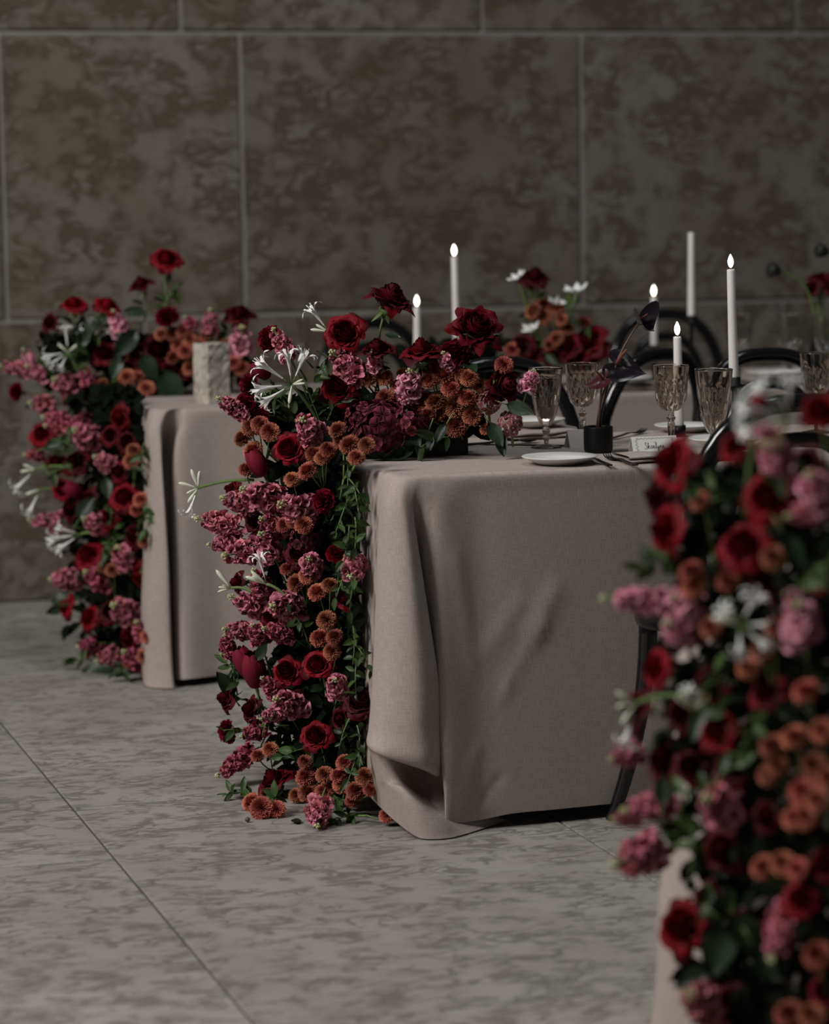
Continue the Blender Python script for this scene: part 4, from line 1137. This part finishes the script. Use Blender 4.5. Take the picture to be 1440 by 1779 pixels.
sprigs('mid_fall', '425,1275,80,170;470,1255,60,60;415,1388,60,185;475,1416,34,60;510,1310,60,200;600,1400,60,210;405,1170,40,120;520,1090,60,120;655,1330,70,250', 'leaf_green', 'leafy green rose sprig', push=0.0, leafpx=24)
sprigs('mid_top', '545,700,80,110;580,715,60,60;510,730,60,120;560,640,60,60;480,700,60,150;530,760,50,200;640,795,50,200;690,770,60,250', 'leaf_green', 'leafy green rose sprig', push=.0, leafpx=24)
big_leaves('mid_top', '862,758,48,300;905,712,46,340;872,775,40,280', 'broad glossy leaf hanging over the box edge', push=-.03)
sprigs('mid_top', '755,768,56,200', 'leaf_green', 'bright green leaf pair', push=-.05, leafpx=36, n=3)
big_leaves('mid_fall', '392,1186,44,120;456,1130,36,60;575,1400,40,200', 'broad dark rose leaf', push=.0)

# ------------------------------------------------------------------ blooms: wall side table
roses('back_top', '290,448,54,80,.75,294,530; 128,526,46,95,.6,125,590; 187,529,48,70,.6,172,600', ROSES, 'crimson rose standing up on its stem')
roses('back_top', '244,491,44,110,.4,250,560; 418,543,52,80,.6,392,590; 400,546,36,120,.3,388,600', DARKR, 'dark wine rose standing up on its stem')
carnations('back_top', '290,548,44,100,.6; 27,680,34,170,.5', 'ruffled crimson carnation')
roses('back_top', '182,612,50; 275,606,60,90,.9; 140,672,66,120,.85; 240,612,40; 85,560,36; 300,640,50; 220,640,44', DARKR, 'shaded dark wine rose', push=.03)
chrys('back_top', '220,655,30;216,672,30;254,675,30;176,670,28;240,655,26;235,690,26;300,580,28;318,575,28;330,590,26;322,610,28;310,600,26;345,600,28;360,580,28;350,625,30;385,600,26;405,630,28;280,580,24;420,640,28;300,620,26;330,640,26', 'rust button chrysanthemum spray', link_px=50)
stocks('back_top', '25,640,34,170,.3,1.5; 62,645,32,150,.5; 110,668,48,150,.8; 72,703,40,170,.6; 365,560,36,90,.5,1.3', 'stock_pink', 'dusty pink stock spike', nf=12)
stocks('back_top', '95,728,40,170,.6; 135,740,40,200,.6; 330,562,30; 150,655,36', 'stock_plum', 'plum pink stock spike', nf=12)
stocks('back_top', '203,560,36,110,.5,1.2; 420,592,52,90,.7; 48,620,26,120,.4', 'stock_pale', 'pale orchid pink stock spike', nf=12)
lily('back_top', 118, 612, 150, 680, [(95, .2, 38), (190, .3, 36), (215, .3, 34), (245, .4, 30)], [(140, .2, 22), (40, .4, 22)], 'white spider lily near the wall, above the plum roses')
lily('back_top', 165, 590, 185, 660, [(80, .4, 32), (150, .4, 30), (30, .3, 28)], [], 'white spider lily half hidden behind broad leaf near the wall', push=.03)
big_leaves('back_top', '215,600,60,230;142,575,50,80;232,541,34,170;60,700,34,200;200,640,40,250;260,640,46,300;170,560,34,60;300,675,60,300;270,690,60,280', 'broad dark rose leaf')
sprigs('back_top', '180,690,70,60;130,620,60,80;160,700,50,200;100,650,50,140;295,520,50,60', 'leaf_green', 'leafy green rose sprig', leafpx=22)
roses('back_fall', '72,752,46; 105,850,40; 215,862,54,120,.85; 152,962,56,130,.7; 112,1052,44,170,.5; 152,1072,44,160,.6', ROSES, 'crimson garden rose', push=.0)
roses('back_fall', '205,725,44; 218,765,40; 190,755,40; 130,800,50; 185,900,48; 120,885,44; 230,930,46; 190,1060,44; 165,1120,40; 240,1000,44; 220,1110,40; 100,800,40; 150,870,44; 205,820,40', DARKR, 'shaded dark wine rose', push=.05)
tulips('back_fall', '125,850,40,150,.5', 'smooth plum red tulip bud', TULIP)
stocks('back_fall', '145,756,50,150,.8; 80,905,40,175,.3,1.4; 165,908,46,160,.7; 110,1006,44,180,.6; 185,1142,36,200,.6', 'stock_pink', 'dusty pink stock spike', nf=12)
stocks('back_fall', '165,1003,44,150,.7; 152,1120,30,190,.4; 232,1142,46,150,.7; 100,740,36; 60,790,30,180,.4; 245,1095,40', 'stock_plum', 'plum pink stock spike', nf=12)
stocks('back_fall', '180,802,40,150,.7; 212,966,48,120,.8; 215,1062,58,150,.8', 'stock_pink', 'mauve pink stock spike', nf=12)
chrys('back_fall', '228,800,30;232,782,26;245,868,28;238,885,26;258,1105,28;262,1125,28;250,1140,26;252,940,26;225,1148,26;180,985,26;195,990,26', 'rust button chrysanthemum spray')
lily('back_fall', 62, 815, 120, 812, [(225, .3, 44)], [(190, .2, 26), (160, .2, 22)], 'white spider lily bud drooping before the pale wall base, upper of two', push=-.02)
lily('back_fall', 70, 850, 120, 855, [(245, .3, 42)], [(200, .2, 26)], 'white spider lily drooping before the pale wall base, lower of two', push=-.02)
lily('back_fall', 140, 928, 170, 930, [(190, .3, 48), (215, .4, 44), (165, .3, 36)], [], 'white spider lily above the full crimson rose near the wall', push=-.02)
big_leaves('back_fall', '115,1040,44,20;95,1060,34,200;165,1162,60,190;220,1165,46,210;150,880,44,60;100,770,40,20;185,850,40,280', 'broad dark rose leaf')
sprigs('back_fall', '120,770,60,60;110,815,60,20;185,970,60,80;190,940,50,60;140,1150,60,180;225,1165,50,200;250,800,60,270;255,900,60,270;200,880,50,250', 'leaf_green', 'leafy green rose sprig', leafpx=22)
# posy in the middle of that table
roses('centre', '930,478,54,80,.5,935,580', DARKR, 'dark wine rose rising')
roses('centre', '1020,590,70; 985,600,50; 905,600,44; 960,615,50; 1035,610,46; 1000,625,44; 925,615,40', DARKR, 'shaded dark wine rose')
chrys('centre', '925,540,30;945,530,30;945,550,30;968,535,24;975,555,24;890,608,28;965,588,28;955,600,26;1015,560,26;985,570,24', 'rust button chrysanthemum spray')
def whites(data):
    for it in nums(data):
        x, y, d, ang, tilt, x2, y2 = it; p = place_at('centre', x, y); b = place_at('centre', x2, y2, .03); F = axis_dir(p, ang, tilt); s = d / pxm(p)
        t = thing('white_tulip', b); t['hz'] = p.z; auto_label(t, 'open white tulip', 'tulip', 'centre', 'white tulips')
        for pm in WHITE: link('petal', pm, t, head_mat(p, b, F, s, 0))
        link('stem', MB().tube(bez((0, 0, 0), (p - b) * .5 + V3((.01, 0, 0)), p - b - F * s * .2, 6), .0042, 6).mesh('stem', 'stem_green'), t)
whites('897,479,34,120,.3,930,600; 1000,500,44,100,.3,975,600; 968,522,36,80,.4,962,600; 922,567,36,120,.5,955,620')
sprigs('centre', '930,530,60,100;985,560,70,85;940,610,60,320;1010,610,40,60', 'leaf_green', 'leafy green stem', leafpx=26, n=7)

# ------------------------------------------------------------------ blooms: the blurred column
roses('fore', '1332,862,88,140,.93; 1290,945,92,120,.85; 1160,800,100,160,.45; 1152,920,92,170,.5; 1276,772,56,120,.8; 1425,712,70,100,.9; 1390,1560,68,120,.9; 1182,1608,98,160,.80; 1242,1268,76,150,.7; 1135,1160,74,170,.5', ROSES, 'crimson garden rose', push=.0)
roses('fore', '1140,860,84,170,.4; 1150,1320,90,160,.6; 1100,1230,70,170,.5; 1255,1480,90; 1230,1190,70; 1330,1200,70; 1180,1240,66; 1330,1010,70; 1200,1330,70; 1270,1330,70; 1420,1000,70; 1300,1600,70; 1330,1420,66; 1400,800,60; 1200,1000,60; 1270,1740,70; 1430,1500,70; 1230,1560,60; 1430,1720,70; 1215,1720,66', DARKR, 'shaded dark wine rose', push=.05)
stocks('fore', '1352,798,82,130,.7; 1420,850,80,120,.8; 1330,752,44,150,.4,1.3; 1130,1045,62,176,.05,2.6; 1195,1050,60,150,.6; 1182,1092,74,160,.8; 1392,1078,84,100,.8; 1380,1040,40', 'stock_pale', 'orchid pink stock spike')
stocks('fore', '1085,1312,52,200,.6; 1255,1402,92,150,.8; 1130,1400,66,190,.4,1.5; 1105,1488,84,200,.6; 1355,1625,76,250,.6,1.3; 1225,1742,92,150,.8; 1085,1420,40,190,.5; 1400,890,60', 'stock_pink', 'dusty pink stock spike')
chrys('fore', '1345,968,46;1325,1130,44;1400,1200,48;1380,1280,48;1342,1295,46;1335,1345,40;1415,1330,44;1395,1375,50;1420,1390,44;1205,1020,44;1350,1090,40;1265,1010,40;1360,1500,44;1325,1505,44;1385,1510,40;1422,1660,50;1380,1420,44;1430,1270,44;1400,1420,44;1440,1350,44;1370,1760,50;1410,1765,46;1200,990,40;1215,870,36;1235,1090,38;1300,1160,40;1350,1330,40', 'rust button chrysanthemum spray', link_px=80)
tulips('fore', '1320,700,44,80,.3', 'smooth plum red tulip bud', TULIP)
lily('fore', 1368, 722, 1340, 830, [(135, .3, 66), (85, .3, 58), (170, .2, 74), (195, .2, 74)], [(215, .3, 40), (110, .4, 36)], 'big blurred white spider lily on top of the flower column', push=-.05)
lily('fore', 1285, 1085, 1330, 1130, [(60, .6, 62), (0, .6, 60), (320, .5, 60), (270, .6, 56), (140, .7, 50)], [(165, .2, 50), (130, .3, 40)], 'blurred white spider lily midway down the flower column', push=-.05)
lily('fore', 1105, 1222, 1190, 1210, [(255, .2, 64)], [(150, .2, 40), (190, .3, 36), (235, .3, 44)], 'blurred white spider lily in front of the chair leg', push=-.04)
lily('fore', 1200, 1232, 1250, 1240, [(100, .6, 40)], [(110, .5, 44), (60, .5, 40), (140, .5, 38), (30, .6, 34)], 'blurred cream lily buds beside the dark roses', push=-.04)
big_leaves('fore', '1245,1655,90,250;1305,1625,90,330;1210,1265,60,250;1210,880,40,200;1380,960,60,300;1200,1700,60,200;1330,1680,70,300;1150,1370,50,90', 'broad dark rose leaf', push=-.01)
sprigs('fore', '1240,855,110,170;1160,980,80,190;1265,1340,110,40;1250,1200,90,100;1300,1280,80,60;1180,1420,110,80;1420,1000,90,40;1250,1580,80,150;1200,1480,60,90;1360,830,60,90', 'leaf_green', 'leafy green rose sprig', leafpx=38)
finish_labels()

# ------------------------------------------------------------------ bud vase with anthuriums, and the seed pods
vp = on(1048, 788); vx, vy = vp.x, vp.y + .032
va = thing('bud_vase', (vx, vy, TZ), 'small round black ceramic bud vase holding the dark anthuriums', 'vase')
link('body', MB().lathe(resample([(.026, 0), (.030, .002), (.0325, .010), (.033, .03), (.033, .056), (.0315, .058), (.029, .056), (.029, .02), (.001, .012)], 3), 40).mesh('body', 'black_ceramic'), va)
def heart(mat, cup=.3, fold=.0, seed=1):
    rnd = random.Random(seed)
    def f(u, v):
        a = 2 * PI * u
        x = .5 * (math.sin(a) ** 3) * 1.0; y = (.41 * math.cos(a) - .16 * math.cos(2 * a) - .06 * math.cos(3 * a) - .02 * math.cos(4 * a)) * 1.15
        x, y = x * v, y * v - .02
        z = cup * (x * x * 1.6 + y * y * .7) + .03 * math.sin(x * 16) * math.sin(y * 14) * (1 - v * v) - fold * abs(x)
        return (x, y, z)
    return MB().grid(32, 7, f, True).mesh('spathe', mat)
def anthurium(hx_, hy_, d, ang, tilt, tip, mat, cup, fold, sx, label, bend, dist=0.0):
    p = at_y(hx_, hy_, vy + dist); b = V3((vx + sx, vy + .004, TZ + .014))
    t = thing('anthurium', b, label, 'anthurium', 'dark anthuriums in the bud vase')
    F = axis_dir(p, ang, tilt); s = d / pxm(p)
    T = RT * math.cos(math.radians(tip)) + UP * math.sin(math.radians(tip)); T = (T - F * T.dot(F)).normalized()
    Y_ = -T; X_ = Y_.cross(F)
    fm = Matrix((X_, Y_, F)).transposed().to_4x4()
    mm = Matrix.Translation(p - b) @ fm @ Matrix.Scale(s, 4)
    link('spathe', heart(mat, cup, fold), t, mm)
    link('spadix', MB().tube([(0, .12, 0), (0, .11, .2), (.02, .07, .42), (.03, .02, .62)], [.045, .05, .04, .015], 8).mesh('spadix', 'spadix'), t, mm)
    e = p - b + Y_ * s * .12 - F * s * .01
    link('stem', MB().tube(bez((0, 0, 0), bend + V3((0, 0, .06)), e, 10), .0024, 7).mesh('stem', 'stem_brown'), t)
anthurium(1113, 566, 50, 60, .72, 290, 'anthurium_black', 1.6, -.5, .004, 'glossy speckled black anthurium highest above the bud vase', V3((.0, .0, .09)))
anthurium(1080, 636, 74, 70, .80, -25, 'anthurium_black', .3, .35, -.004, 'large glossy black anthurium in the middle above the bud vase', V3((.0, 0, .05)), -.01)
anthurium(1042, 662, 50, 120, .62, 190, 'anthurium_maroon', .4, .2, .0, 'small maroon anthurium lowest above the bud vase', V3((.005, 0, .05)), -.02)
for (x, y, pts, lab) in ((1340, 468, [(1428, 600), (1418, 560), (1400, 500), (1372, 478), (1345, 470)], 'black seed pod on curved stem beside the tall candle'),
                         (1424, 433, [(1442, 600), (1470, 500), (1460, 450), (1428, 436)], 'topmost black seed pod on curved green stem near the wall')):
    P = [at_y(a, b_, 8.02) for a, b_ in pts]; b = P[0]; b.z = max(b.z, TZ + .0)
    t = thing('seed_pod_stem', b, lab, 'seed pod', 'black seed pods by the wall')
    P = spline([q - b for q in P], 5)
    link('stem', MB().tube(P, .0035, 7).mesh('stem', 'stem_green'), t)
    s = 26 / pxm(at_y(x, y, 8.02)); F = (P[-1] - P[-3]).normalized()
    link('pod', MB().lathe([(.03, -.5), (.30, -.36), (.46, 0), (.50, .3), (.34, .44), (.02, .40)], 14).mesh('pod', 'poppy_pod'), t, Matrix.Translation(P[-1]) @ frame(F) @ Matrix.Scale(s, 4))
for (x, y, d, ang, tl, x2, y2, k, lab) in ((1408, 498, 40, 150, .5, 1418, 600, 0, 'small dark wine rose below the black seed pods'), (1440, 487, 60, 60, .5, 1436, 600, 1, 'dark wine rose cut off beside the black seed pods')):
    p = at_y(x, y, 8.04); b = at_y(x2, y2, 8.06); F = axis_dir(p, ang, tl); s = d / pxm(p)
    t = thing('rose', b, lab, 'rose', 'dark roses by the black seed pods'); bl, outs, cx = DARKR[k]; mm = head_mat(p, b, F, s); bo = link('bloom', bl, t, mm)
    for pm in outs: link('petal', pm, bo)
    link('calyx', cx, t, mm); stem_part(t, V3((0, 0, 0)), p - b - F * s * .5, V3((0, 0, 1)), .0032)
sv = thing('stem_vase', (at_y(1428, 640, 8.04).x, 8.04, TZ), 'black vase holding the black seed pods near the wall', 'vase')
link('body', MB().lathe(resample([(.03, 0), (.036, .004), (.04, .05), (.034, .10), (.022, .125), (.024, .13), (.018, .125), (.02, .02), (.001, .01)], 3), 24).mesh('body', 'black_ceramic'), sv)
# fallen bits on the floor
for x, y, nm in ((430, 1424, 'bud'),):
    p = at_z(x, y, 0.006); o = link('fallen_bud', MB().lathe([(.001, -.005), (.005, -.003), (.006, 0), (.004, .004), (.001, .006)], 10).mesh('fallen_bud', 'stem_brown')); o.location = p; tag(o, 'small brown bud fallen on the floor before the flower fall', 'bud')
for x, y in ((515, 1430), (575, 1424)):
    p = at_z(x, y, 0.004); t = link('fallen_leaf', LEAF['leaf_dark'][2]); t.location = p; t.rotation_euler = (0, 0, x); t.scale = (.045, .045, .02); tag(t, 'dark leaf lying on the floor %s the lowest pink stock' % ('beside' if x < 550 else 'behind'), 'leaf')
